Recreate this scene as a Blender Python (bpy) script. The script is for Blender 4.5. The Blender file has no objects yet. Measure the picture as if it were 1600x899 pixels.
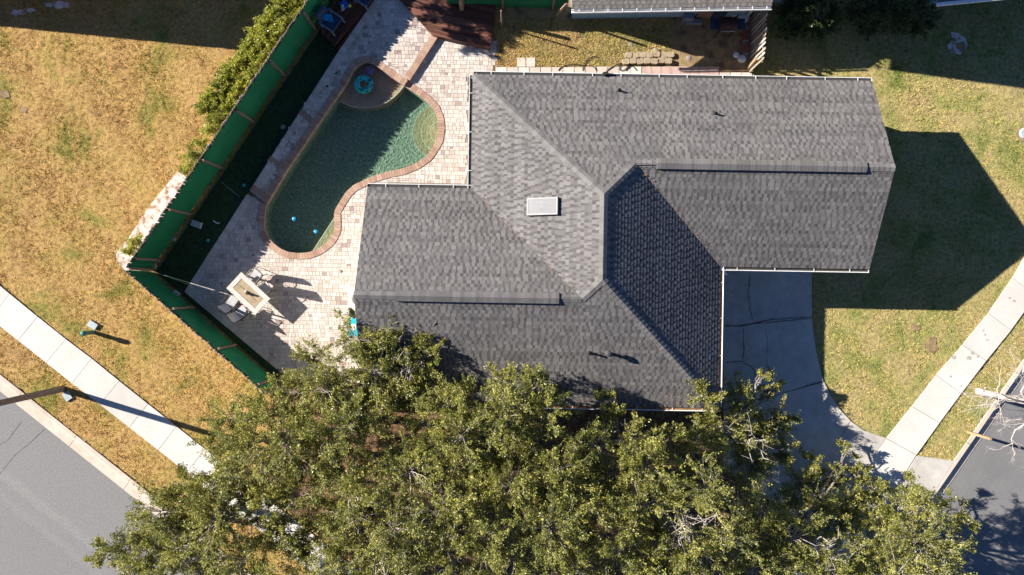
import bpy, math, random
import numpy as np
from mathutils import Vector, Quaternion
from mathutils.geometry import tessellate_polygon

random.seed(7)
rng = np.random.default_rng(7)
sc = bpy.context.scene
COL = sc.collection
R = math.radians

# ------------------------------------------------------------------ camera, sky, sun, exposure
CH, FP = 30.0, 1067.0                                   # camera height (m), focal length in photo pixels
cam = bpy.data.cameras.new('camera'); cam.sensor_width = 36; cam.lens = 24.0
cam.clip_start = 0.5; cam.clip_end = 2000
co = bpy.data.objects.new('camera', cam); COL.objects.link(co)
co.location = (0, 0, CH); co.rotation_euler = (0, 0, 0); sc.camera = co

SUN = Vector((0.957, -0.29, -0.485)).normalized()       # direction in which sunlight travels
w = bpy.data.worlds.new('World'); sc.world = w; w.use_nodes = True
nt = w.node_tree; nt.nodes.clear()
sky = nt.nodes.new('ShaderNodeTexSky'); sky.sky_type = 'NISHITA'; sky.sun_disc = False
sky.sun_elevation = R(25.9); sky.sun_rotation = R(-73)
sky.altitude = 5000; sky.air_density = 1.0; sky.dust_density = 0.0; sky.ozone_density = 6.0
bg = nt.nodes.new('ShaderNodeBackground'); bg.inputs['Strength'].default_value = 0.062
wo = nt.nodes.new('ShaderNodeOutputWorld')
nt.links.new(sky.outputs[0], bg.inputs[0]); nt.links.new(bg.outputs[0], wo.inputs[0])
sl = bpy.data.lights.new('sun', 'SUN'); sl.energy = 5.0; sl.angle = R(0.5); sl.color = (1.0, 0.94, 0.85)
so = bpy.data.objects.new('sun', sl); COL.objects.link(so); so.location = (-30, 10, 40)
so.rotation_mode = 'QUATERNION'; so.rotation_quaternion = SUN.to_track_quat('-Z', 'Y')
vs = sc.view_settings; vs.view_transform = 'Standard'; vs.look = 'None'; vs.exposure = 1.42; vs.gamma = 1.0
sc.cycles.max_bounces = 6; sc.cycles.transparent_max_bounces = 12

# ------------------------------------------------------------------ helpers
def at(px, py, z=0.0):
    s = (CH - z) / FP
    return Vector(((px - 800) * s, (449.5 - py) * s, z))

ORG = {}
def empty(name, loc, label=None, cat=None, group=None, parent=None):
    o = bpy.data.objects.new(name, None); COL.objects.link(o)
    loc = Vector(loc); o.empty_display_size = 0.2
    if parent is not None:
        o.parent = parent; o.location = loc - ORG[parent.name]
    else:
        o.location = loc
    ORG[o.name] = loc
    return tag(o, label, cat, group)

def tag(o, label=None, cat=None, group=None, kind=None):
    if label: o['label'] = label
    if cat: o['category'] = cat
    if group: o['group'] = group
    if kind: o['kind'] = kind
    return o

def make_mesh(name, V, F, m, tint=None, smooth=False):
    me = bpy.data.meshes.new(name)
    me.from_pydata([tuple(v) for v in V], [], [tuple(f) for f in F])
    if m is not None: me.materials.append(m)
    if tint is not None:
        a = me.attributes.new('tint', 'FLOAT', 'FACE')
        a.data.foreach_set('value', np.asarray(tint, dtype=np.float32))
    if smooth: me.polygons.foreach_set('use_smooth', [True] * len(me.polygons))
    me.update()
    return me

def np_mesh(name, V, F, m, tint=None):
    V = np.asarray(V, np.float32); F = np.asarray(F, np.int32); k = F.shape[1]; n = len(F)
    me = bpy.data.meshes.new(name)
    me.vertices.add(len(V)); me.vertices.foreach_set('co', V.ravel())
    me.loops.add(n * k); me.loops.foreach_set('vertex_index', F.ravel())
    me.polygons.add(n); me.polygons.foreach_set('loop_start', np.arange(n, dtype=np.int32) * k)
    me.polygons.foreach_set('loop_total', np.full(n, k, np.int32))
    if m is not None: me.materials.append(m)
    if tint is not None:
        a = me.attributes.new('tint', 'FLOAT', 'FACE'); a.data.foreach_set('value', np.asarray(tint, np.float32))
    me.update(calc_edges=True)
    return me

def place(name, me, org, parent=None, **kw):
    o = bpy.data.objects.new(name, me); COL.objects.link(o)
    if parent is not None:
        o.parent = parent; ORG[o.name] = ORG[parent.name]
    else:
        o.location = org; ORG[o.name] = Vector(org)
    return tag(o, **kw)

def add(name, V, F, m, parent=None, tint=None, smooth=False, **kw):
    """world-space vertices -> one mesh object"""
    if parent is not None: org = ORG[parent.name]
    else:
        n = len(V); org = Vector((sum(v[0] for v in V) / n, sum(v[1] for v in V) / n, min(v[2] for v in V)))
    V2 = [(v[0] - org[0], v[1] - org[1], v[2] - org[2]) for v in V]
    return place(name, make_mesh(name, V2, F, m, tint, smooth), org, parent, **kw)

def add_np(name, V, F, m, parent=None, tint=None, **kw):
    V = np.asarray(V, np.float32)
    org = ORG[parent.name] if parent is not None else Vector((float(V[:, 0].mean()), float(V[:, 1].mean()), float(V[:, 2].min())))
    V = V - np.array(org, np.float32)
    return place(name, np_mesh(name, V, F, m, tint), org, parent, **kw)

class B:
    """collects shapes for one mesh, in world coordinates"""
    def __init__(s): s.V = []; s.F = []; s.T = []
    def face(s, pts, t=0.5):
        i = len(s.V); s.V += [tuple(p) for p in pts]; s.F.append(tuple(range(i, i + len(pts)))); s.T.append(t)
    def obox(s, c, ax, ay, az, t=0.5):
        """box centred on c with half-axis vectors"""
        c, ax, ay, az = map(Vector, (c, ax, ay, az)); i = len(s.V)
        for k in (-1, 1):
            for j in (-1, 1):
                for q in (-1, 1): s.V.append(tuple(c + ax * q + ay * j + az * k))
        for f in ((0, 2, 3, 1), (4, 5, 7, 6), (0, 1, 5, 4), (2, 6, 7, 3), (0, 4, 6, 2), (1, 3, 7, 5)):
            s.F.append(tuple(i + a for a in f)); s.T.append(t)
        return s
    def box(s, c, size, rz=0.0, t=0.5):
        cs, sn = math.cos(rz), math.sin(rz); x, y, z = [a / 2 for a in size]
        return s.obox(c, (cs * x, sn * x, 0), (-sn * y, cs * y, 0), (0, 0, z), t)
    def bar(s, a, b, w_, h, t=0.5):
        """rectangular bar from a to b"""
        a, b = Vector(a), Vector(b); d = b - a
        up = Vector((0, 0, 1)) if abs(d.normalized().z) < 0.95 else Vector((0, 1, 0))
        sx = d.cross(up).normalized(); u = sx.cross(d).normalized()
        return s.obox((a + b) / 2, d / 2, sx * w_ / 2, u * h / 2, t)
    def tube(s, pts, rad, n=8, cap=True, t=0.5):
        pts = [Vector(p) for p in pts]
        if not isinstance(rad, (list, tuple)): rad = [rad] * len(pts)
        base = len(s.V); ref = Vector((0.31, 0.22, 0.92))
        for k, p in enumerate(pts):
            d = (pts[min(k + 1, len(pts) - 1)] - pts[max(k - 1, 0)])
            if d.length < 1e-6: d = Vector((0, 0, 1))
            d.normalize(); x = d.cross(ref)
            if x.length < 0.1: x = d.cross(Vector((1, 0, 0)))
            x.normalize(); y = d.cross(x)
            for j in range(n):
                a = 2 * math.pi * j / n
                s.V.append(tuple(p + (x * math.cos(a) + y * math.sin(a)) * rad[k]))
        for k in range(len(pts) - 1):
            for j in range(n):
                a = base + k * n + j; b = base + k * n + (j + 1) % n
                s.F.append((a, b, b + n, a + n)); s.T.append(t)
        if cap:
            s.F.append(tuple(base + j for j in range(n))[::-1]); s.T.append(t)
            e = base + (len(pts) - 1) * n
            s.F.append(tuple(e + j for j in range(n))); s.T.append(t)
        return s
    def prism(s, poly, z0, z1, t=0.5, bottom=False):
        n = len(poly); i = len(s.V)
        a = sum(poly[k][0] * poly[(k + 1) % n][1] - poly[(k + 1) % n][0] * poly[k][1] for k in range(n))
        if a < 0: poly = list(poly)[::-1]
        for z in (z0, z1): s.V += [(p[0], p[1], z) for p in poly]
        s.F.append(tuple(i + n + k for k in range(n))); s.T.append(t)
        if bottom: s.F.append(tuple(i + k for k in range(n))[::-1]); s.T.append(t)
        for k in range(n):
            b = (k + 1) % n; s.F.append((i + k, i + b, i + n + b, i + n + k)); s.T.append(t)
        return s
    def lathe(s, c, prof, n=16, t=0.5):
        """prof = [(r, z)...] about a vertical axis through c"""
        i = len(s.V); c = Vector(c)
        for r, z in prof:
            for j in range(n):
                a = 2 * math.pi * j / n; s.V.append((c.x + r * math.cos(a), c.y + r * math.sin(a), c.z + z))
        for k in range(len(prof) - 1):
            for j in range(n):
                a = i + k * n + j; b = i + k * n + (j + 1) % n
                s.F.append((a, b, b + n, a + n)); s.T.append(t)
        e = i + (len(prof) - 1) * n; s.F.append(tuple(e + j for j in range(n))); s.T.append(t)
        return s
    def build(s, name, m, parent=None, smooth=False, **kw):
        return add(name, s.V, s.F, m, parent, s.T, smooth, **kw)

def inpoly(P, poly):
    """vectorised point in polygon; P (N,2)"""
    P = np.asarray(P, float); x, y = P[:, 0], P[:, 1]; r = np.zeros(len(P), bool); n = len(poly)
    for i in range(n):
        x1, y1 = poly[i][0], poly[i][1]; x2, y2 = poly[(i + 1) % n][0], poly[(i + 1) % n][1]
        if y1 == y2: continue
        c = ((y1 > y) != (y2 > y)) & (x < (x2 - x1) * (y - y1) / (y2 - y1) + x1)
        r ^= c
    return r

def pxpoly(pts, z=0.0): return [at(x, y, z) for x, y in pts]

def offset(poly, d):
    """offset closed polygon along its normals (CCW: positive = outwards)"""
    n = len(poly); out = []
    for i in range(n):
        a, b, c = poly[i - 1], poly[i], poly[(i + 1) % n]
        n1 = Vector((b[1] - a[1], a[0] - b[0])).normalized(); n2 = Vector((c[1] - b[1], b[0] - c[0])).normalized()
        m_ = (n1 + n2).normalized(); k = max(0.5, m_.dot(n1))
        out.append((b[0] + m_.x * d / k, b[1] + m_.y * d / k))
    return out

def resample(pts, step, closed=False):
    pts = [Vector(p[:2]) for p in pts]
    if closed: pts = pts + [pts[0]]
    L = [0]
    for a, b in zip(pts, pts[1:]): L.append(L[-1] + (b - a).length)
    n = max(2, int(round(L[-1] / step))); out = []; k = 0
    for i in range(n + (0 if closed else 1)):
        t = L[-1] * i / n
        while k < len(pts) - 2 and L[k + 1] < t: k += 1
        f = (t - L[k]) / max(1e-9, L[k + 1] - L[k]); out.append(pts[k].lerp(pts[k + 1], f))
    return out

def smooth_poly(pts, it=2):
    for _ in range(it):
        q = []
        for i in range(len(pts)):
            a, b = Vector(pts[i]), Vector(pts[(i + 1) % len(pts)])
            q += [a * 0.75 + b * 0.25, a * 0.25 + b * 0.75]
        pts = q
    return pts

# ------------------------------------------------------------------ materials
def newmat(name):
    m = bpy.data.materials.new(name); m.use_nodes = True; t = m.node_tree
    return m, t, t.nodes['Principled BSDF']

def ramp(t, stops):
    n = t.nodes.new('ShaderNodeValToRGB'); e = n.color_ramp.elements
    while len(e) < len(stops): e.new(0.5)
    for el, (p, c) in zip(e, stops): el.position = p; el.color = (c[0], c[1], c[2], 1)
    return n

def pos(t, rot=0.0, scale=(1, 1, 1)):
    g = t.nodes.new('ShaderNodeNewGeometry'); mp = t.nodes.new('ShaderNodeMapping')
    mp.inputs['Rotation'].default_value = (0, 0, rot); mp.inputs['Scale'].default_value = scale
    t.links.new(g.outputs['Position'], mp.inputs[0]); return mp.outputs[0]

def noise(t, vec, scale, detail=4, rough=0.55, dist=0.0):
    n = t.nodes.new('ShaderNodeTexNoise'); n.inputs['Scale'].default_value = scale
    n.inputs['Detail'].default_value = detail; n.inputs['Roughness'].default_value = rough
    n.inputs['Distortion'].default_value = dist
    t.links.new(vec, n.inputs['Vector']); return n.outputs['Fac']

def mix(t, fac, a, b, mode='MIX'):
    n = t.nodes.new('ShaderNodeMix'); n.data_type = 'RGBA'; n.blend_type = mode
    for s, v in ((n.inputs[0], fac), (n.inputs[6], a), (n.inputs[7], b)):
        if isinstance(v, (int, float)): s.default_value = v
        elif isinstance(v, tuple): s.default_value = (v[0], v[1], v[2], 1)
        else: t.links.new(v, s)
    return n.outputs[2]

def bump(t, bsdf, h, strength, dist):
    b = t.nodes.new('ShaderNodeBump'); b.inputs['Strength'].default_value = strength; b.inputs['Distance'].default_value = dist
    t.links.new(h, b.inputs['Height']); t.links.new(b.outputs[0], bsdf.inputs['Normal'])

def simple(name, stops, scale=2.0, rough=0.8, bs=0.0, bscale=40, bdist=0.02, detail=5, metal=0.0, grime=None, rot=0.0, vscale=(1, 1, 1), spec=0.3):
    """procedural colour noise in world space, optional large blotches and bump"""
    m, t, b = newmat(name); v = pos(t, rot, vscale)
    if isinstance(stops[0], (int, float)): c0 = stops; stops = [(0.3, tuple(x * 0.86 for x in c0)), (0.7, tuple(min(1, x * 1.12) for x in c0))]
    r = ramp(t, stops); t.links.new(noise(t, v, scale, detail), r.inputs[0]); c = r.outputs[0]
    if grime:
        g = ramp(t, [(0.35, (1, 1, 1)), (0.75, grime)]); t.links.new(noise(t, v, 0.55, 5, 0.65), g.inputs[0])
        c = mix(t, 1.0, c, g.outputs[0], 'MULTIPLY')
    t.links.new(c, b.inputs['Base Color']); b.inputs['Roughness'].default_value = rough; b.inputs['Metallic'].default_value = metal
    b.inputs['Specular IOR Level'].default_value = spec
    if bs: bump(t, b, noise(t, v, bscale, 4, 0.6), bs, bdist)
    return m

def tinted(name, stops, rough=0.85, nscale=25, namt=0.35, bs=0.3, bscale=60, bdist=0.01, blotch=None, spec=0.3):
    """colour from the per-piece 'tint' attribute with fine noise on top"""
    m, t, b = newmat(name); v = pos(t)
    a = t.nodes.new('ShaderNodeAttribute'); a.attribute_name = 'tint'
    r = ramp(t, stops); t.links.new(a.outputs['Fac'], r.inputs[0])
    g = ramp(t, [(0.25, (1 - namt,) * 3), (0.75, (1 + namt * 0.5,) * 3)]); t.links.new(noise(t, v, nscale, 5, 0.6), g.inputs[0])
    c = mix(t, 1.0, r.outputs[0], g.outputs[0], 'MULTIPLY')
    if blotch:
        h = ramp(t, [(0.35, (1, 1, 1)), (0.7, blotch)]); t.links.new(noise(t, v, 0.45, 5, 0.65), h.inputs[0])
        c = mix(t, 1.0, c, h.outputs[0], 'MULTIPLY')
    t.links.new(c, b.inputs['Base Color']); b.inputs['Roughness'].default_value = rough
    b.inputs['Specular IOR Level'].default_value = spec
    if bs: bump(t, b, noise(t, v, bscale, 4, 0.6), bs, bdist)
    return m

def lawn_mat(name, blades):
    """dry, patchy lawn: golden on the left yard, greener towards the right yard"""
    m, t, b = newmat(name); v = pos(t)
    r1 = ramp(t, [(0.30, (0.30, 0.18, 0.068)), (0.44, (0.46, 0.30, 0.118)), (0.55, (0.40, 0.28, 0.095)), (0.64, (0.27, 0.23, 0.06)), (0.75, (0.15, 0.165, 0.038))])
    t.links.new(noise(t, v, 0.55, 7, 0.68, 0.4), r1.inputs[0])
    r2 = ramp(t, [(0.28, (0.38, 0.29, 0.15)), (0.45, (0.38, 0.32, 0.14)), (0.58, (0.28, 0.275, 0.095)), (0.72, (0.14, 0.18, 0.045))])
    t.links.new(noise(t, v, 0.7, 7, 0.68, 0.4), r2.inputs[0])
    sx = t.nodes.new('ShaderNodeSeparateXYZ'); t.links.new(v, sx.inputs[0])
    mr = t.nodes.new('ShaderNodeMapRange'); mr.inputs[1].default_value = -4; mr.inputs[2].default_value = 6
    t.links.new(sx.outputs[0], mr.inputs[0])
    c = mix(t, mr.outputs[0], r1.outputs[0], r2.outputs[0])
    f = ramp(t, [(0.3, (0.38, 0.36, 0.33)), (0.48, (0.9, 0.9, 0.9)), (0.68, (1.35, 1.28, 1.15))]); t.links.new(noise(t, v, 6.5, 5, 0.75), f.inputs[0])
    c = mix(t, 1.0, c, f.outputs[0], 'MULTIPLY')
    if blades:
        gi = t.nodes.new('ShaderNodeNewGeometry')
        h = ramp(t, [(0.0, (0.8, 0.77, 0.70)), (0.35, (1.15, 1.15, 1.0)), (0.7, (1.45, 1.37, 1.2)), (1.0, (1.8, 1.66, 1.4))])
        t.links.new(gi.outputs['Random Per Island'], h.inputs[0]); c = mix(t, 1.0, c, h.outputs[0], 'MULTIPLY')
    else:
        c = mix(t, 1.0, c, (1.02, 1.0, 0.98), 'MULTIPLY'); bump(t, b, noise(t, v, 22, 5, 0.7), 1.0, 0.06)
    t.links.new(c, b.inputs['Base Color']); b.inputs['Roughness'].default_value = 0.9; b.inputs['Specular IOR Level'].default_value = 0.15
    return m

def leaf_mat(name, stops, trans=0.38, rough=0.42):
    m, t, b = newmat(name); v = pos(t); gi = t.nodes.new('ShaderNodeNewGeometry')
    r = ramp(t, stops); t.links.new(gi.outputs['Random Per Island'], r.inputs[0])
    g = ramp(t, [(0.3, (0.55, 0.6, 0.55)), (0.7, (1.4, 1.33, 1.2))]); t.links.new(noise(t, v, 0.9, 4), g.inputs[0])
    c = mix(t, 1.0, r.outputs[0], g.outputs[0], 'MULTIPLY')
    t.links.new(c, b.inputs['Base Color']); b.inputs['Roughness'].default_value = rough; b.inputs['Specular IOR Level'].default_value = 0.5
    tr = t.nodes.new('ShaderNodeBsdfTranslucent'); t.links.new(c, tr.inputs[0])
    ms = t.nodes.new('ShaderNodeMixShader'); ms.inputs[0].default_value = trans
    t.links.new(b.outputs[0], ms.inputs[1]); t.links.new(tr.outputs[0], ms.inputs[2])
    t.links.new(ms.outputs[0], t.nodes['Material Output'].inputs[0])
    return m

def water_mat():
    m, t, b = newmat('pool_water'); v = pos(t); t.nodes.remove(b)
    tr = t.nodes.new('ShaderNodeBsdfTransparent'); tr.inputs[0].default_value = (0.97, 0.99, 0.98, 1)
    gl = t.nodes.new('ShaderNodeBsdfGlossy'); gl.inputs['Roughness'].default_value = 0.04
    bp = t.nodes.new('ShaderNodeBump'); bp.inputs['Strength'].default_value = 0.25; bp.inputs['Distance'].default_value = 0.05
    t.links.new(noise(t, v, 3.5, 3), bp.inputs['Height']); t.links.new(bp.outputs[0], gl.inputs['Normal'])
    lw = t.nodes.new('ShaderNodeLayerWeight'); lw.inputs[0].default_value = 0.5
    pw = t.nodes.new('ShaderNodeMath'); pw.operation = 'POWER'; pw.inputs[1].default_value = 5.0; t.links.new(lw.outputs['Facing'], pw.inputs[0])
    fr = t.nodes.new('ShaderNodeMath'); fr.operation = 'MULTIPLY_ADD'; fr.inputs[1].default_value = 0.95; fr.inputs[2].default_value = 0.02; t.links.new(pw.outputs[0], fr.inputs[0])
    ms = t.nodes.new('ShaderNodeMixShader'); t.links.new(fr.outputs[0], ms.inputs[0])
    t.links.new(tr.outputs[0], ms.inputs[1]); t.links.new(gl.outputs[0], ms.inputs[2])
    va = t.nodes.new('ShaderNodeVolumeAbsorption'); va.inputs['Color'].default_value = (0.20, 0.50, 0.42, 1); va.inputs['Density'].default_value = 0.5
    t.links.new(va.outputs[0], t.nodes['Material Output'].inputs['Volume'])
    t.links.new(ms.outputs[0], t.nodes['Material Output'].inputs[0])
    return m

M = {}
M['lawn'] = lawn_mat('dry_lawn', False); M['blades'] = lawn_mat('grass_blades', True)
M['soil'] = simple('bare_soil', [(0.3, (0.10, 0.07, 0.05)), (0.45, (0.24, 0.165, 0.095)), (0.58, (0.34, 0.23, 0.115)), (0.72, (0.17, 0.15, 0.06))], 2.2, 0.95, 1.0, 30, 0.04, detail=8)
M['mulch'] = simple('leaf_litter', [(0.3, (0.045, 0.028, 0.018)), (0.5, (0.15, 0.085, 0.042)), (0.7, (0.27, 0.165, 0.08))], 7, 0.95, 1.0, 22, 0.06)
M['sand'] = simple('pale_sand', [(0.35, (0.30, 0.18, 0.11)), (0.5, (0.62, 0.52, 0.45)), (0.7, (0.75, 0.68, 0.62))], 4, 0.95, 1.0, 20, 0.05)
M['turf'] = simple('artificial_turf', [(0.3, (0.014, 0.03, 0.012)), (0.7, (0.03, 0.065, 0.022))], 6, 0.95, 1.0, 50, 0.03)
M['asphalt'] = simple('asphalt', [(0.35, (0.15, 0.145, 0.143)), (0.65, (0.225, 0.22, 0.215))], 30, 0.9, 0.5, 90, 0.01, grime=(0.78, 0.78, 0.8))
def road_mat():
    m, t, b = newmat('worn_asphalt'); v = pos(t); r = ramp(t, [(0.35, (0.155, 0.15, 0.147)), (0.65, (0.215, 0.21, 0.205))]); t.links.new(noise(t, v, 30, 5), r.inputs[0])
    a0, d0 = at(0, 615), (at(217, 784) - at(0, 615)).normalized(); vm = t.nodes.new('ShaderNodeVectorMath'); vm.operation = 'DOT_PRODUCT'
    t.links.new(v, vm.inputs[0]); vm.inputs[1].default_value = (d0.y, -d0.x, 0); off = a0.x * d0.y - a0.y * d0.x
    mr = t.nodes.new('ShaderNodeMapRange'); mr.inputs[1].default_value = off; mr.inputs[2].default_value = off + 8; mr.clamp = False; t.links.new(vm.outputs['Value'], mr.inputs[0])
    ad = t.nodes.new('ShaderNodeMath'); ad.operation = 'MULTIPLY_ADD'; ad.inputs[1].default_value = 0.07; t.links.new(noise(t, v, 1.3, 5, .7), ad.inputs[0]); t.links.new(mr.outputs[0], ad.inputs[2])
    w_ = ramp(t, [(0.0, (.95, .95, .95)), (.355, (1, 1, 1)), (.375, (1.2, 1.19, 1.16)), (.405, (1.2, 1.19, 1.16)), (.425, (.95, .95, .96)), (.47, (.97, .97, .97)), (.485, (1.1, 1.1, 1.08)), (.505, (1.1, 1.1, 1.08)), (.52, (.92, .92, .94)), (1.0, (1, 1, 1))])
    t.links.new(ad.outputs[0], w_.inputs[0]); c = mix(t, noise(t, v, 3, 6, .8), r.outputs[0], mix(t, 1.0, r.outputs[0], w_.outputs[0], 'MULTIPLY')); 
    sp = ramp(t, [(.35, (.8, .8, .8)), (.62, (1.25, 1.24, 1.22))]); t.links.new(noise(t, v, 14, 6, .85), sp.inputs[0]); c = mix(t, 1.0, c, sp.outputs[0], 'MULTIPLY'); t.links.new(c, b.inputs['Base Color']); b.inputs['Roughness'].default_value = .9; bump(t, b, noise(t, v, 90, 4), .5, .01); return m
M['asphalt_left'] = road_mat()
M['asphalt_wear'] = simple('worn_asphalt', [(0.35, (0.19, 0.185, 0.175)), (0.65, (0.27, 0.26, 0.245))], 40, 0.9, 0.5, 90, 0.01)
M['concrete'] = tinted('concrete', [(0, (0.57, 0.535, 0.49)), (1, (0.65, 0.62, 0.58))], 0.9, 14, 0.14, 0.25, 70, 0.008, blotch=(0.84, 0.82, 0.79))
M['drive'] = simple('driveway_concrete', [(0.3, (0.44, 0.415, 0.38)), (0.7, (0.55, 0.52, 0.475))], 3, 0.9, 0.25, 70, 0.008, grime=(0.72, 0.7, 0.68))
M['kerb'] = simple('kerb_concrete', [(0.3, (0.50, 0.42, 0.34)), (0.7, (0.60, 0.52, 0.44))], 5, 0.9, 0.3, 60, 0.01, grime=(0.8, 0.77, 0.73))
M['crack'] = simple('crack_dirt', (0.045, 0.035, 0.03), 20)
M['drive_crack'] = simple('dirty_crack', [(0.3, (0.06, 0.05, 0.042)), (0.7, (0.20, 0.18, 0.155))], 9)
M['stain'] = simple('wet_stain', (0.36, 0.335, 0.30), 20)
M['joint'] = simple('joint_sand', (0.26, 0.22, 0.18), 20, 0.95)
M['paver'] = tinted('paver', [(0.0, (0.33, 0.245, 0.22)), (0.12, (0.41, 0.33, 0.29)), (0.2, (0.51, 0.44, 0.38)), (0.45, (0.58, 0.505, 0.44)), (0.7, (0.63, 0.56, 0.50)), (1.0, (0.68, 0.615, 0.55))], 0.88, 18, 0.2, 0.35, 60, 0.008, blotch=(0.85, 0.82, 0.8))
M['brick'] = tinted('coping_brick', [(0, (0.32, 0.195, 0.14)), (0.5, (0.39, 0.25, 0.18)), (1, (0.46, 0.31, 0.23))], 0.85, 20, 0.2, 0.3, 60, 0.008)
M['shingle'] = tinted('asphalt_shingle', [(0, (0.065, 0.060, 0.058)), (0.3, (0.115, 0.106, 0.102)), (0.6, (0.175, 0.164, 0.158)), (1.0, (0.24, 0.226, 0.217))], 0.95, 45, 0.4, 0.6, 120, 0.01, blotch=(0.78, 0.78, 0.8), spec=0.2)
M['shingle_tan'] = tinted('weathered_shingle', [(0, (0.13, 0.115, 0.10)), (1, (0.30, 0.265, 0.235))], 0.95, 45, 0.4, 0.6, 120, 0.01)
M['cap'] = tinted('ridge_shingle', [(0, (0.14, 0.131, 0.126)), (1, (0.20, 0.189, 0.182))], 0.95, 45, 0.4, 0.6, 120, 0.01, spec=0.2)
M['white'] = simple('white_metal', (0.74, 0.73, 0.71), 6, 0.45)
M['stucco'] = simple('stucco', (0.52, 0.48, 0.42), 4, 0.9, 0.5, 50, 0.01)
M['blue_wall'] = simple('blue_siding', (0.22, 0.33, 0.46), 4, 0.8, 0.3, 30, 0.01)
M['litter'] = simple('brown_leaf_debris', [(0.3, (0.10, 0.05, 0.025)), (0.7, (0.38, 0.20, 0.09))], 14, 0.95, 1.0, 40, 0.03)
M['black'] = simple('black_rubber', (0.014, 0.014, 0.015), 8, 0.6)
M['trough'] = simple('gutter_shade', (0.05, 0.045, 0.04), 8, 0.9)  # dark colour stands in for the shade inside the open gutter
M['glass'] = simple('window_glass', (0.03, 0.04, 0.05), 2, 0.08, spec=0.6)
M['sky_panel'] = simple('skylight_dome', (0.165, 0.165, 0.17), 3, 0.3, vscale=(1, 8, 1))
M['sky_frame'] = simple('skylight_frame', (0.25, 0.245, 0.24), 6, 0.5)
M['wood'] = tinted('deck_board', [(0, (0.095, 0.035, 0.022)), (0.5, (0.14, 0.052, 0.033)), (1, (0.20, 0.08, 0.05))], 0.7, 12, 0.4, 0.4, 40, 0.008)
M['fence_wood'] = tinted('fence_picket', [(0, (0.30, 0.23, 0.16)), (1, (0.52, 0.42, 0.32))], 0.9, 15, 0.35, 0.4, 40, 0.008)
M['grey_wood'] = tinted('weathered_picket', [(0, (0.27, 0.22, 0.18)), (1, (0.50, 0.43, 0.36))], 0.9, 15, 0.35, 0.4, 40, 0.008)
M['post_wood'] = simple('post_wood', [(0.3, (0.16, 0.105, 0.07)), (0.7, (0.30, 0.21, 0.15))], 9, 0.9, 0.5, 40, 0.01)
M['new_wood'] = simple('raw_timber', [(0.3, (0.24, 0.16, 0.09)), (0.7, (0.36, 0.25, 0.15))], 9, 0.85, 0.4, 40, 0.01)
M['green'] = simple('green_screen', [(0.3, (0.009, 0.145, 0.058)), (0.7, (0.014, 0.20, 0.08))], 1.2, 0.75, 0.5, 90, 0.01, vscale=(1, 1, 1))
M['pool_floor'] = simple('caustic_plaster', [(0.3, (0.26, 0.32, 0.24)), (0.5, (0.42, 0.46, 0.35)), (0.7, (0.62, 0.64, 0.52))], 9, 0.7, 1.0, 9, 0.30, detail=6)  # plaster; pale mottle in the colour and deep bump imitate caustic light
M['ledge'] = simple('ledge_plaster', [(0.3, (0.38, 0.225, 0.155)), (0.7, (0.54, 0.335, 0.235))], 3, 0.75, 0.3, 18, 0.02)
M['step'] = simple('step_plaster', [(0.3, (0.29, 0.24, 0.13)), (0.7, (0.44, 0.37, 0.21))], 5, 0.75, 0.8, 10, 0.1)
M['tile_line'] = simple('pale_tile', (0.56, 0.52, 0.40), 20, 0.4)
M['water'] = water_mat()
M['table_frame'] = simple('pale_table', (0.52, 0.48, 0.43), 8, 0.6)
M['table_glass'] = simple('tan_table_inlay', [(0.3, (0.30, 0.23, 0.14)), (0.7, (0.42, 0.33, 0.22))], 5, 0.35)
M['frame'] = simple('dark_bronze', (0.06, 0.048, 0.04), 8, 0.5, metal=0.4)
M['sling'] = simple('grey_sling', [(0.3, (0.34, 0.33, 0.34)), (0.7, (0.48, 0.47, 0.47))], 9, 0.8, 0.4, 60, 0.01)
M['cushion'] = simple('dark_cushion', (0.055, 0.055, 0.065), 9, 0.85)
M['teal'] = simple('teal_plastic', (0.02, 0.36, 0.42), 3, 0.4)
M['blue_plastic'] = simple('blue_plastic', (0.02, 0.28, 0.55), 3, 0.35)
M['deep_blue'] = simple('deep_blue_plastic', (0.02, 0.10, 0.55), 6, 0.4)
M['lime'] = simple('lime_ball', (0.55, 0.62, 0.05), 6, 0.5)
M['ball'] = simple('ball_stripes', [(0.40, (0.02, 0.06, 0.22)), (0.6, (0.35, 0.12, 0.10))], 2.6, 0.35)
M['ring'] = simple('ring_print', [(0.42, (0.01, 0.07, 0.13)), (0.46, (0.02, 0.42, 0.46)), (0.58, (0.06, 0.62, 0.58)), (0.62, (0.02, 0.20, 0.10))], 7, 0.3, detail=1)
M['grey_plastic'] = simple('grey_plastic', (0.16, 0.19, 0.23), 4, 0.6)
M['navy'] = simple('navy_fabric', (0.03, 0.05, 0.10), 6, 0.8)
M['red'] = simple('dull_red_paint', (0.05, 0.018, 0.02), 8, 0.6)
M['bag'] = simple('white_plastic_bag', (0.62, 0.64, 0.68), 8, 0.5, 0.6, 14, 0.05)
M['stone'] = simple('garden_stone', [(0.3, (0.22, 0.19, 0.165)), (0.7, (0.38, 0.33, 0.29))], 6, 0.95, 0.7, 25, 0.03)
M['block'] = simple('tan_block', [(0.3, (0.26, 0.20, 0.13)), (0.7, (0.44, 0.36, 0.25))], 8, 0.95, 0.8, 25, 0.03)
M['red_brick'] = simple('red_brick', [(0.3, (0.20, 0.07, 0.05)), (0.7, (0.32, 0.13, 0.09))], 8, 0.9, 0.5, 40, 0.01)
M['pink_slab'] = simple('pink_slab', [(0.3, (0.40, 0.27, 0.23)), (0.7, (0.52, 0.38, 0.33))], 4, 0.9, 0.3, 50, 0.01)
M['hose'] = simple('dark_hose', (0.03, 0.03, 0.025), 6, 0.5)
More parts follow.
